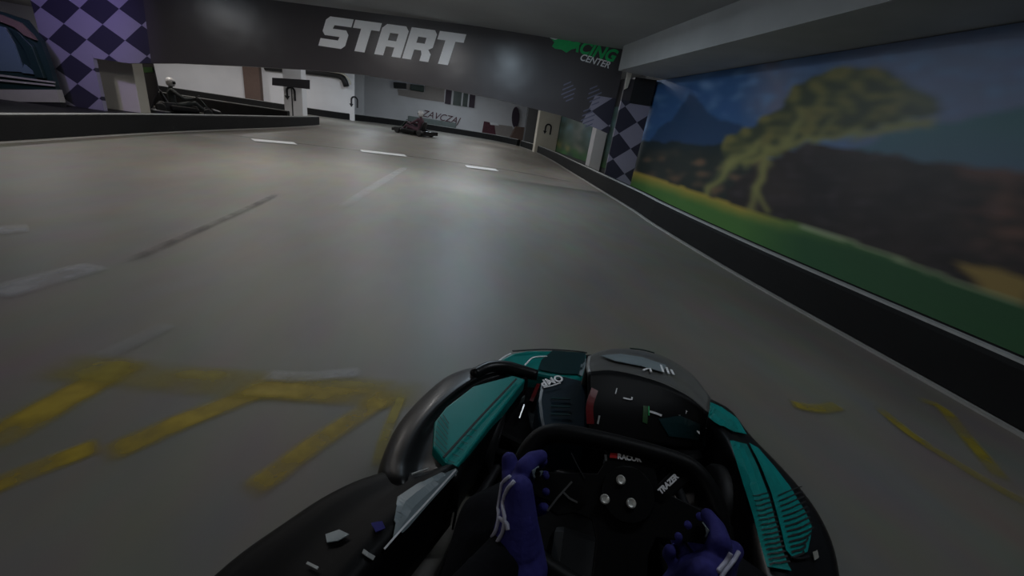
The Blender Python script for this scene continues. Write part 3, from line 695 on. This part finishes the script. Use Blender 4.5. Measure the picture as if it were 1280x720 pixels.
for k in range(13):
    y = 618+k*6.4; x = 966+k*1.5
    ribbon(Tr, [(x+3, y+5), (x+18+k*.6-(max(0, k-9)*3), y-1), (x+33+k*.4-(max(0, k-8)*6), y-7)], .0028+k*.00012, '', None, None, n=6, into=mb, lift=.012)
for k in range(15):
    y = 624+k*6.2; x = 939+k*1.55
    ribbon(Tr, [(x+3, y), (x+12, y-3), (x+20+k*.2, y-6)], .0022+k*.00015, '', None, None, n=5, into=mb, lift=.012)
mb.build('slat_print', M_black, rs)
decal(Tr, [(1013, 692), (1019, 690), (1021, 699), (1015, 702)], 'sticker', M_pale, rs, sub=2)
ribbon(Tr, [(985, 699), (997, 700), (1008, 697)], .004, 'trim_and_highlight', M_steel_dk, rs)
# nose
nb = [(598, 466), (622, 452), (655, 441), (735, 441), (790, 444), (850, 462), (890, 500), (935, 546), (905, 566), (870, 575), (660, 560), (600, 530)]
nose = MB().prism([K(x, y, .17) for x, y in nb], (0, 0, -.12)).build('nose_body', M_satin, kt, bevel=.02)
cap = [(618, 456), (628, 447), (640, 441), (658, 437.5), (690, 437.5), (733, 441), (733, 452), (728, 472), (716, 474), (690, 470), (664, 465), (640, 461)]
nc = MB().prism([K(x, y, .262-.0004*(x-618)) for x, y in cap], (0, 0, -.14)).build('nose_cap', M_teal, kt, bevel=.012); Tn = [bvh(nc)]
decal(Tn, [(690, 440), (731, 443), (730, 470), (700, 469), (672, 464), (676, 452)], 'dark_sticker', M_teal_dk, nc, sub=3)
ribbon(Tn, [(655, 459), (664, 450), (672, 448), (683, 447.5)], .006, 'trim_and_highlight', M_print, nc)  # specular line painted white on the cap
ribbon(Tn, [(622, 454), (630, 448), (638, 444)], .006, 'trim_and_highlight', M_print, nc)  # another painted highlight, at the cap's left corner
ribbon(Tn, [(640, 441), (680, 438.8), (720, 441), (733, 443)], .008, 'trim_and_highlight', M_black, nc)
decal(Tn, [(727, 452), (732, 450), (731, 460), (727, 472), (722, 470)], 'pale_sticker', M_silver, nc, sub=2)
# black roll between fairing and nose
MB().tube(resample(KP([(592, 468), (610, 460), (630, 459), (652, 464), (672, 469)], .28), 20), [.02+.006*math.sin(i/19*math.pi) for i in range(20)], 12).build('bumper_roll', M_gloss, kt, smooth=True)
# sticker strip with the logo
st_top = [K(676, 478, .27), K(700, 468, .27), K(730, 474, .27)]
stp = [(676, 478), (702, 469), (731, 476), (736, 500), (735, 545), (680, 545), (674, 520), (672, 500)]
ss = MB().prism([K(x, y, .275) for x, y in stp], (0, 0, -.16)).build('centre_cowl', M_navy, kt, bevel=.012); Ts = [bvh(ss)]
h0 = hit(Ts, 703, 484); 
def ptext(s, trees, a, b, size, m, parent, name='logo_text', flip=False, shear=0., offset=.0, lift=.005):
    A, B = hit(trees, *a), hit(trees, *b); n = A[1]
    x = (B[0]-A[0]); y = n.cross(x)
    return text(s, name, m, parent, frame((A[0]+B[0])/2+n*lift, x, y), size, shear=shear, extrude=.0008, offset=offset)
ptext('OMP', Ts, (702, 473), (678, 480), .05, M_print, ss, shear=.25, offset=.0015)
ribbon(Ts, [(680, 470.5), (696, 466.5)], .005, 'logo_bar', M_print, ss, n=3)
ribbon(Ts, [(679, 487), (690, 484.5), (700, 481)], .005, 'logo_bar', M_print, ss, n=3)
ribbon([bvh(nose)]+Ts, [(678, 472), (670, 490), (663, 507)], .014, 'red_stripe', M_red, kt, lift=.02)
for k in range(3):
    ribbon(Ts, [(688, 500+k*10), (712, 501+k*10)], .01, 'ridge_print', M_teal_dk, ss, n=3)
# front number panel: hooded shell
f0 = KP([(734, 449), (758, 440), (795, 439), (830, 449), (862, 470), (885, 500)], .40)
f1 = KP([(733, 456), (756, 450), (792, 452), (828, 463), (862, 481), (887, 508)], .44)
f2 = KP([(734, 466), (762, 464), (795, 470), (830, 481), (862, 497), (886, 516)], .455)
hood = MB().patch([[Vector((p.x, p.y+.03, .14)) for p in f0], f0, f1, f2], 28, 5).build('hood_cover', mat('grey_gloss_hood', (.12, .12, .115), .3, coat=.4, noise_amt=.3, noise_scale=9), kt, smooth=True, solid=.006)
b2 = KP([(735, 505), (765, 507), (798, 512), (832, 520), (862, 530), (882, 538)], .40)
b3 = KP([(737, 548), (765, 552), (798, 556), (830, 560), (858, 562), (880, 560)], .33)
pn = MB().patch([f2, b2, b3], 28, 5).build('front_panel', M_satin, kt, smooth=True, solid=.006); Tb = [bvh(pn)]; Th = [bvh(hood)]
for pts in ([(803, 466), (811, 463), (813, 468)], [(825, 459), (828, 468)], [(832, 462), (835, 470)], [(838, 465), (841, 471)]): ribbon(Th, pts, .007, 'hood_mark', M_print, hood, n=4)
decal(Th, [(750, 447), (775, 445), (802, 449), (832, 459), (828, 468), (800, 460), (768, 454)], 'silver_sticker_and_sheen', M_silver, hood, sub=3)  # silver patch paints the reflection on the hood lip
ribbon(Th, [(786, 438.5+3), (800, 440+3), (816, 445+2)], .006, 'hood_strip', M_dkgreen, hood, n=6, lift=.02)
ribbon(Tb, [(742, 488), (736, 508), (729+8, 530)], .022, 'red_stripe', M_red, pn)
ribbon(Tb, [(770, 487), (768, 494)], .003, 'panel_mark', M_print, pn, n=3)
ribbon(Tb, [(778, 499), (788, 501), (789, 498)], .0045, 'panel_mark', M_print, pn, n=6)
ribbon(Tb, [(810, 509), (810, 520)], .003, 'panel_mark', M_green, pn, n=3); ribbon(Tb, [(811, 515), (818, 517), (826, 520)], .006, 'panel_mark', M_print, pn, n=5)
decal(Tb, [(803, 508), (809, 509), (808, 530), (802, 528)], 'green_sticker', mat('deep_green_sticker', (.01, .07, .01), .5), pn, sub=2)
decal(Tb, [(822, 524), (850, 520), (876, 530), (872, 548), (835, 545)], 'teal_sticker', M_teal_dk, pn, sub=2)
ptext('XTK', Tb, (855, 519), (874, 536), .034, M_print, pn, offset=.002, shear=.2)
ribbon(Tb, [(748, 520), (746, 530)], .005, 'panel_mark', M_strip, pn, n=3)
# pedals and brake hardware on the left
bkp = [K(632, 492, .18), K(645, 482, .2), K(655, 490, .2), K(640, 505, .18), K(628, 520, .14)]
MB().tube(resample(bkp, 12), .013, 8).build('brake_pedal', M_steel_dk, kt, smooth=True)
MB().prism(KP([(637, 488), (648, 484), (657, 495), (646, 500)], .2), (0, 0, -.03)).build('pedal_plate', M_grey, kt, bevel=.004)
MB().tube([K(655, 506, .22), K(649, 523, .2)], .004, 6).build('brake_rod', M_metal, kt)
# ---- steering wheel
TAU = R(38); WN = Vector((0, -math.sin(TAU), math.cos(TAU)))
WC = K(783, 618, .62); ROT = R(2)
u0, v0 = Vector((1, 0, 0)), Vector((0, math.cos(TAU), math.sin(TAU)))
WU = u0*math.cos(ROT)+v0*math.sin(ROT); WV = WN.cross(WU)
WUM = lambda a, b, c=0.: WC+WU*a+WV*b+WN*c
def wp(px, py, c=0.):
    p = on_plane(px, py, WC+WN*c, WN)-WC; return p.dot(WU), p.dot(WV)
sw = empty('steering_wheel'); sw.parent = kt
rim2 = [(-.10, .072), (0, .074), (.085, .069), (.118, .053), (.138, .022), (.146, -.01), (.143, -.06), (.122, -.115), (.06, -.14), (0, -.143), (-.06, -.14), (-.135, -.115), (-.168, -.06), (-.176, 0), (-.168, .035), (-.145, .062)]
rp = []
m_ = len(rim2)
for i in range(m_):
    a, b, c_, d_ = (Vector((*rim2[(i+k) % m_], 0)) for k in (-1, 0, 1, 2))
    for k in range(5): rp.append(cat_rom(a, b, c_, d_, k/5))
MB().tube([WUM(p.x, p.y) for p in rp], [.0165 for p in rp], 12, closed=True).build('rim', M_satin, sw, smooth=True)
def wplate(pts, name, m, c0, th, parent=sw, bevel=.002): return MB().prism([WUM(a, b, c0) for a, b in pts], WN*-th).build(name, m, parent, bevel=bevel)
wplate([(-.06, .072), (.055, .07), (.042, .05), (.05, .02), (.165, -.005), (.168, -.035), (.05, -.05), (.04, -.075), (.04, -.13), (-.04, -.13), (-.04, -.075), (-.05, -.05), (-.168, -.035), (-.165, -.005), (-.05, .02), (-.036, .05)], 'spoke_plate', M_satin, .004, .008)
M_ = [(math.cos(a)*.042, math.sin(a)*.042) for a in [k*math.pi/12 for k in range(24)]]
wplate([(a, b-.0) for a, b in M_], 'hub', M_satin, .014, .03)
for bx, by in [(776, 600), (756, 624), (789, 629)]:
    a, b = wp(bx, by, .016); Mx = frame(WUM(a, b, .014), WU, WV)
    bo_ = MB().lathe([(.0075, 0), (.0075, .004), (.006, .0055), (.003, .0045)], 16, Mx).build('bolt', M_bolt, sw, smooth=False)
a0, a1 = wp(765, 569.5, .006), wp(795, 573.5, .006); cxy = ((a0[0]+a1[0])/2, (a0[1]+a1[1])/2); dx = Vector((a1[0]-a0[0], a1[1]-a0[1]))
ax = WU*dx.x+WV*dx.y; text('RACOR', 'logo_text', M_print, sw, frame(WUM(*wp(786.5, 572.5, .006), .006), ax, WN.cross(ax)), .0115, extrude=.0005, offset=.0006)
q = [wp(x, y, .006) for x, y in [(763, 566), (772, 567), (771, 573), (762, 572)]]; wplate([(a, b) for a, b in q], 'logo_patch', M_redprint, .0065, .001, bevel=0)
a0, a1 = wp(823, 617, .006), wp(848, 593, .006); ax = WU*(a1[0]-a0[0])+WV*(a1[1]-a0[1])
# spoke carrying the diagonal lettering
q = [wp(x, y, 0) for x, y in [(806, 622), (842, 586), (866, 596), (826, 634)]]; wplate(q, 'side_spoke', M_satin, .004, .006)
text('TRAZER', 'logo_text', M_print, sw, frame(WUM(*wp(835.5, 605, .006), .005), ax, WN.cross(ax)), .0115, extrude=.0005, offset=.0006, shear=.1)
q = [wp(x, y, 0) for x, y in [(683, 636), (716, 600), (724, 606), (740, 622), (726, 640), (696, 645)]]; wplate(q, 'side_spoke', M_satin, .004, .006)
def wline(pts, w, m, name='spoke_edge'):
    mb = MB()
    for (x0, y0), (x1, y1) in zip(pts, pts[1:]):
        a, b = WUM(*wp(x0, y0, .006), .006), WUM(*wp(x1, y1, .006), .006); s = (b-a).normalized().cross(WN)*w/2
        mb.prism([a-s, a+s, b+s, b-s], WN*-.002)
    return mb.build(name, m, sw)
M_edge = mat('worn_metal_edge', (.12, .12, .12), .4, metal=.3)
wline([(684, 639), (697, 622), (715, 602)], .003, M_edge); wline([(704, 615), (712, 623), (722, 628)], .003, M_edge); wline([(714, 566), (722, 582), (731, 598)], .0018, M_steel_dk)
MB().tube([WUM(0, 0, -.02), Vector((.02, .85, .2))], .013).build('steering_column', M_steel_dk, sw, smooth=True)
wline([(840, 578), (842, 582)], .006, M_strip, 'button'); wline([(757, 568), (757.5, 576)], .004, M_edge, 'button')
# fuel tank, seat, rear bodywork, engine
MB().box((-.12, .33, .07), (.12, .56, .24)).build('fuel_tank', M_satin, kt, bevel=.03)
seat_rows = [[(-.2, .12, .16), (-.23, -.1, .13), (-.24, -.35, .2), (-.22, -.5, .45), (-.18, -.56, .62)], [(-.1, .14, .1), (-.12, -.1, .08), (-.13, -.4, .12), (-.12, -.56, .4), (-.1, -.62, .66)],
             [(.1, .14, .1), (.12, -.1, .08), (.13, -.4, .12), (.12, -.56, .4), (.1, -.62, .66)], [(.2, .12, .16), (.23, -.1, .13), (.24, -.35, .2), (.22, -.5, .45), (.18, -.56, .62)]]
MB().patch(seat_rows, 20, 6).build('seat', M_satin, kt, smooth=True, solid=.01)
MB().patch([[(-.62, -.82, .08), (0, -.92, .08), (.62, -.82, .08)], [(-.66, -.84, .2), (0, -.95, .2), (.66, -.84, .2)], [(-.6, -.7, .28), (0, -.8, .28), (.6, -.7, .28)]], 20, 5).build('rear_bumper', M_gloss, kt, smooth=True, solid=.01)
MB().box((.24, -.52, .08), (.46, -.22, .3)).build('engine', M_steel_dk, kt, bevel=.02)

# ================================================================== THE DRIVER
def L2(v): return Vector(v)
HX = -.17                                    # head leans to the left of the wheel
wl = WUM(*wp(660, 606)); wr = WUM(*wp(872, 686))
ld = K(646, 682, .56); rd = K(876, 732, .56)
cv = lambda v, q: (v[0], v[1], v[2], q)
body = blob('person', [
    [(-.08, -.3, .22, .115), (-.07, -.34, .42, .105), (-.13, -.33, .62, .11), (-.22, -.30, .72, .075)],
    [(.08, -.3, .22, .115), (.06, -.34, .42, .105), (.04, -.33, .62, .11), (.13, -.30, .71, .075)],
    [(0, -.32, .3, .12), (-.03, -.34, .5, .12), (-.05, -.34, .62, .12), (-.1, -.335, .75, .08), (-.145, -.32, .85, .058), (HX, -.345, .95, .088)],
    [(-.22, -.30, .72, .073), (-.33, -.15, .59, .056), (-.33, -.04, .50, .05), (-.26, .08, .53, .047), cv(ld, .038)],
    [(.13, -.30, .71, .073), (.25, -.14, .58, .056), (.28, -.02, .49, .05), (.22, .08, .53, .047), cv(rd, .038)],
    [(-.11, -.22, .22, .1), (-.22, .10, .33, .082), (-.26, .36, .40, .065), (-.22, .56, .27, .054), (-.18, .74, .13, .04), (-.175, .80, .10, .038)],
    [(.11, -.22, .22, .1), (.22, .10, .33, .082), (.27, .36, .40, .065), (.24, .56, .27, .054), (.2, .74, .13, .04), (.195, .80, .10, .038)],
    [(-.178, .79, .10, .036), (-.17, .86, .15, .034), (-.165, .93, .21, .026)], [(.198, .79, .10, .036), (.19, .86, .15, .034), (.185, .93, .21, .026)],
], M_suit, None, voxel=.012)
body.location = KO; body.rotation_euler.z = -KH
tag(body, 'person in a black suit seated in the teal kart, blue-gloved hands on the steering wheel', 'person')
hm = MB().lathe([(.02, -.135), (.085, -.13), (.115, -.09), (.13, -.02), (.133, .03), (.12, .085), (.085, .125), (.04, .145), (.005, .15)], 32, Matrix.Translation((HX, -.37, .965))@Matrix.Rotation(R(-8), 4, 'X')@Matrix.Diagonal((.95, 1.06, .92, 1))).build('helmet', M_helmet, body, smooth=True)
vz = [[Vector((HX+.131*math.sin(a)*k, -.37+.146*math.cos(a)*k, z)) for a in [R(-70+14*i) for i in range(11)]] for z, k in ((.93, 1.0), (.97, 1.02), (1.01, .98))]
MB().patch(vz, 20, 4).build('visor', M_visor, hm, smooth=True, solid=.003)
def glove(side, grip, fore, name='glove'):
    """a gloved hand closed on the rim at 'grip' (wheel tangent t, outward o, towards the driver n)"""
    g2 = grip-WC; a, b = g2.dot(WU), g2.dot(WV)
    o_ = (WU*a/.176**2+WV*b/.13**2).normalized(); t_ = WN.cross(o_)*(1 if o_.dot(WU) > 0 else -1)   # t up the wheel
    if t_.dot(WV) < 0: t_ = -t_
    P = lambda t, o, n: tuple(grip+t_*t+o_*o+WN*n)
    wrist = Vector(fore); palm = Vector(P(-.004, .018, .034)); mid = palm.lerp(wrist, .5)
    axis = (wrist-palm).normalized(); wide = (t_-axis*t_.dot(axis)).normalized()
    ch = [[cv(wrist+axis*.03, .049), cv(wrist, .042), cv(mid.lerp(wrist, .5), .037)]]
    for i, (tt, ln) in enumerate([(.037, .92), (.0125, 1.05), (-.012, 1.), (-.036, .82)]):
        k = P(tt, .030, .018)
        ch.append([cv(wrist+wide*tt*.35, .036), cv(mid+wide*tt*.62, .029), cv(palm+wide*tt*.85, .0205), cv(k, .0135)])
        ch.append([cv(k, .0135), cv(P(tt*1.03, .029, -.014), .0118), cv(P(tt*1.03, .006, -.031), .0110), cv(P(tt, -.020*ln, -.024), .0104), cv(P(tt*.97, -.029*ln, -.002), .0095)])
    ch.append([cv(mid+wide*.022, .026), cv(P(.020, .004, .044), .0165), cv(P(.034, -.008, .034), .0135), cv(P(.040, -.024, .024), .0112)])
    gl_ = blob(name, ch, M_glove, body, voxel=.0026, smooth=3)
    return gl_, P, palm, mid, wrist
gL = glove(-1, wl, ld); gR = glove(1, wr, rd)
# white piping on the outside of each glove, cuff to knuckles
PX = {}
def piping(G, side, col=M_piping):
    gl_, P, palm, mid, wrist = G
    dirw = (wrist-palm).normalized(); out = Vector((side, 0, 0)); out = (out-dirw*out.dot(dirw)).normalized(); upv = dirw.cross(out); upv = upv if upv.z > 0 else -upv
    cuff = wrist+dirw*.05
    dg = bpy.context.evaluated_depsgraph_get(); bpy.context.view_layer.update(); dg.update()
    ev = gl_.evaluated_get(dg); me = ev.to_mesh(); tr = [BVHTree.FromPolygons([v.co.copy() for v in me.vertices], [tuple(p.vertices) for p in me.polygons])]; ev.to_mesh_clear()
    for pts in PX[side]:
        H = [hit(tr, q.x, q.y) for q in resample([Vector((*q, 0)) for q in pts], 18)]; H = [h[0]+h[1]*.002 for h in H if h]
        if len(H) > 2: MB().tube(H, .0032, 6).build('piping', col, gl_, smooth=True)
    decal(tr, {-1: [(664, 588), (672, 582), (680, 588), (675, 600), (666, 600)], 1: [(872, 656), (880, 652), (888, 664), (884, 672), (876, 668)]}[side], 'knuckle_patch', M_silver, gl_, lift=.0025, sub=2)
PX = {-1: [[(638, 597), (628, 606), (623, 625), (625, 645), (621, 664), (610, 680), (603, 692)], [(644, 602), (635, 613), (630, 630), (632, 648), (629, 666), (620, 682), (612, 694)], [(626, 648), (634, 654), (636, 662)]],
      1: [(), ()]}
PX[1] = [[(922, 690), (914, 702), (904, 714), (898, 724)], [(912, 690), (906, 702), (896, 714)]]
piping(gL, -1); piping(gR, 1)

# ================================================================== OTHER KARTS
def small_kart(body_m, label, group=None, rider=None):
    e = empty('go_kart'); tag(e, label, 'go-kart', group)
    MB().prism([(-.3, -.7, .06), (.3, -.7, .06), (.33, .5, .06), (.2, .85, .06), (-.2, .85, .06), (-.33, .5, .06)], (0, 0, -.015)).build('floor_tray', M_satin, e)
    for s in (-1, 1):
        MB().box((s*.5-.15, -.38, .07), (s*.5+.15, .38, .25)).build('side_pod', body_m, e, bevel=.06)
        tyre('tyre', (s*.48, .62, .13), .13, .13, e); tyre('tyre', (s*.52, -.62, .14), .14, .19, e)
    MB().prism([(-.5, .74, .26), (.5, .74, .26), (.42, 1.0, .2), (-.42, 1.0, .2)], (0, 0, -.14)).build('nose_body', body_m, e, bevel=.03)
    MB().prism([(-.17, .6, .3), (.17, .6, .3), (.14, .42, .55), (-.14, .42, .55)], (0, .03, 0)).build('front_panel', M_dkgreen, e, bevel=.008)
    MB().box((-.62, -.95, .09), (.62, -.83, .27)).build('rear_bumper', body_m, e, bevel=.03)
    MB().patch([[Vector(p) for p in r] for r in seat_rows], 14, 4).build('seat', M_steel_dk, e, smooth=True, solid=.012)
    w_ = empty('steering_wheel'); w_.parent = e; w_.location = (0, .33, .55); w_.rotation_euler = (R(38), 0, 0)
    MB().tube([(.15*math.cos(a), .13*math.sin(a), 0) for a in [k*math.pi/10 for k in range(20)]], .014, 8, closed=True).build('rim', M_satin, w_, smooth=True)
    MB().box((-.14, -.012, -.006), (.14, .012, .006)).build('spoke_plate', M_steel_dk, w_)
    MB().tube([(0, .33, .54), (0, .7, .15)], .012).build('steering_column', M_steel_dk, e)
    MB().box((.26, -.5, .08), (.46, -.22, .32)).build('engine', M_steel_dk, e, bevel=.02)
    return e
def rider(suit, label):
    b = blob('person', [
        [(-.08, -.3, .22, .115), (-.07, -.34, .42, .105), (-.09, -.33, .62, .11), (-.18, -.30, .72, .075)],
        [(.08, -.3, .22, .115), (.07, -.34, .42, .105), (.09, -.33, .62, .11), (.18, -.30, .72, .075)],
        [(0, -.32, .3, .12), (0, -.34, .62, .12), (0, -.33, .75, .08), (0, -.31, .86, .058), (0, -.3, .96, .088)],
        [(-.18, -.30, .72, .073), (-.29, -.12, .58, .054), (-.3, .02, .5, .05), (-.22, .16, .52, .042), (-.15, .30, .55, .032)],
        [(.18, -.30, .72, .073), (.29, -.12, .58, .054), (.3, .02, .5, .05), (.22, .16, .52, .042), (.15, .30, .55, .032)],
        [(-.11, -.22, .22, .1), (-.2, .10, .33, .08), (-.22, .3, .40, .065), (-.18, .48, .25, .052), (-.16, .64, .12, .042), (-.16, .76, .18, .03)],
        [(.11, -.22, .22, .1), (.2, .10, .33, .08), (.22, .3, .40, .065), (.18, .48, .25, .052), (.16, .64, .12, .042), (.16, .76, .18, .03)],
    ], suit, None, voxel=.016)
    for sd in (-1, 1):
        blob('glove', [[(sd*.17, .24, .54, .034), (sd*.15, .31, .56, .03)]]+[[(sd*.15, .30+k*.0, .56, .02), (sd*(.16-k*.012), .345, .575-k*.014, .0105), (sd*(.15-k*.012), .36, .55-k*.013, .0095)] for k in range(4)]+[[(sd*.14, .30, .565, .018), (sd*.115, .325, .57, .011)]], M_black, b, voxel=.006, smooth=1)
    h = MB().lathe([(.02, -.135), (.085, -.13), (.12, -.09), (.135, -.02), (.137, .03), (.12, .085), (.085, .125), (.04, .145), (.005, .15)], 20, Matrix.Translation((0, -.3, .98))).build('helmet', M_helmet, b, smooth=True)
    MB().patch([[Vector((.14*math.sin(a)*k, -.3+.141*math.cos(a)*k, z)) for a in [R(-65+13*i) for i in range(11)]] for z, k in ((.93, .99), (.97, 1.01), (1.02, .96))], 14, 3).build('visor', M_visor, h, smooth=True, solid=.003)
    return tag(b, label, 'person')
k2 = small_kart(M_gloss, 'dark low go-kart ahead on the track below the red wall lettering')
kp = at_z(517, 169, 0); k2.location = (kp.x, kp.y+.3, 0); k2.rotation_euler.z = R(62)
r2_ = rider(M_red_suit, 'person in a dark maroon suit and white helmet driving the kart ahead'); r2_.location = k2.location; r2_.rotation_euler.z = k2.rotation_euler.z
k3 = small_kart(M_gloss, 'black go-kart waiting behind the left barrier beside the cream pillar')
k3.location = (-7.95, 14.9, 0); k3.rotation_euler.z = R(-62); k3.scale = (.9,)*3
r3_ = rider(mat('dark_grey_green_suit', (.03, .036, .036), .8, noise_amt=.2), 'person in dark grey-green suit and white helmet sitting in the kart behind the left barrier'); r3_.location = k3.location; r3_.rotation_euler.z = k3.rotation_euler.z; r3_.scale = (.86,)*3
sb = empty('roller_banner', at_y(187, 110, 13.7)); L0 = sb.location.copy(); sb.location.z = 0; L0.z = 0
MB().prism([at_y(x, y, 13.7)-L0 for x, y in [(176, 74), (190, 76), (198, 112), (186, 140)]], (0, .04, 0)).build('banner_sheet', M_signblk, sb)
MB().prism([at_y(x, y, 13.67)-L0 for x, y in [(177, 84), (190, 84), (191, 90), (180, 91)]], (0, .02, 0)).build('green_print', mat('green_banner_print', (.02, .09, .015), .6), sb)
MB().box((-.35, -.1, 0), (.35, .14, .08)).build('base', M_steel_dk, sb, bevel=.01)
tag(sb, 'tall dark roller banner with green band beside the cream pillar', 'banner')

# ================================================================== FLOOR MARKINGS
def stroke(pts, w, m, label, name='floor_marking', z=.002, n=16):
    P = resample([at_z(x, y, 0) for x, y in pts], n); L, Rr = [], []
    for i, p in enumerate(P):
        t = (P[min(n-1, i+1)]-P[max(0, i-1)]).normalized(); s = Vector((-t.y, t.x, 0))*w/2; L.append(p-s); Rr.append(p+s)
    me = bpy.data.meshes.new(name); vs = [v+Vector((0, 0, z)) for v in L+Rr]; me.from_pydata(vs, [], [(i, i+1, n+i+1, n+i) for i in range(n-1)])
    uv = me.uv_layers.new(name='UVMap')
    for lp in me.loops:
        k = lp.vertex_index; uv.data[lp.index].uv = (0 if k < n else 1, (k % n)/(n-1))
    me.materials.append(m); o = bpy.data.objects.new(name, me); C.objects.link(o)
    o['label'] = label; o['kind'] = 'structure'; return o
zz = [.002+.0006*i for i in range(30)]; zi = iter(zz)
Y = lambda pts, w, m, lab: stroke(pts, w, m, lab, z=next(zi))
Y([(-40, 565), (20, 534), (80, 500), (140, 468), (175, 452)], .19, M_yellow, 'yellow stroke at the left edge of the frame')
Y([(-60, 632), (0, 605), (50, 585), (110, 562), (130, 555)], .11, M_yellow, 'lower yellow stroke at the left edge')
Y([(120, 575), (180, 548), (240, 522), (290, 503), (340, 482)], .14, M_yellow, 'middle diagonal yellow stroke')
Y([(40, 458), (120, 462), (200, 472), (300, 480), (400, 486), (545, 496)], .24, M_yellow_faint, 'long faint yellow cross stroke')
Y([(285, 485), (340, 487), (420, 494), (500, 500)], .16, M_yellow, 'right part of the yellow cross stroke')
Y([(300, 622), (345, 592), (390, 558), (440, 525), (490, 492)], .12, M_yellow, 'third diagonal yellow stroke, nearest the kart')
Y([(470, 590), (480, 550), (492, 520), (505, 490)], .06, M_yellow_faint, 'short yellow stroke beside the kart fairing')
Y([(1090, 505), (1140, 545), (1200, 583), (1245, 610), (1300, 640)], .09, M_yellow_faint, 'long yellow stroke at the right')
Y([(1140, 498), (1175, 510), (1205, 545), (1235, 580), (1255, 605)], .10, M_yellow_faint, 'short yellow stroke at the right joining the long one')
Y([(985, 505), (1020, 512), (1050, 508)], .10, M_yellow_faint, 'faint yellow spot right of the kart')
Y([(325, 470), (380, 472), (455, 466)], .10, M_pale_streak, 'pale patch above the yellow strokes')
Y([(-20, 375), (30, 358), (90, 342), (130, 332)], .26, M_pale_streak, 'pale streak at the left')
Y([(-20, 292), (10, 288), (40, 286)], .3, M_pale_streak, 'small pale streak at the left edge')
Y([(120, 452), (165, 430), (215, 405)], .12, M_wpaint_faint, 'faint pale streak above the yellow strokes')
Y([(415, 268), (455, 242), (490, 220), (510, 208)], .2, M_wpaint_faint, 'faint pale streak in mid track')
Y([(245, 165), (310, 172), (400, 183), (480, 192), (560, 202), (640, 214), (735, 232)], .13, M_tyremark, 'dark painted start line across the track')
for a, b in (((312, 175), (372, 180)), ((448, 188.5), (510, 195.5)), ((580, 208), (624, 213.5))): Y([a, ((a[0]+b[0])/2, (a[1]+b[1])/2), b], .5, M_glint_dash, 'white dash on the start line, a painted tube lamp reflection')
Y([(150, 333), (230, 297), (300, 266), (350, 242)], .09, M_tyremark, 'dark tyre mark curving along the track')
sc = bpy.context.scene
sc.view_settings.view_transform = 'Standard'; sc.view_settings.look = 'None'; sc.view_settings.gamma = 1; sc.view_settings.exposure = 0
sc.view_settings.use_curve_mapping = False
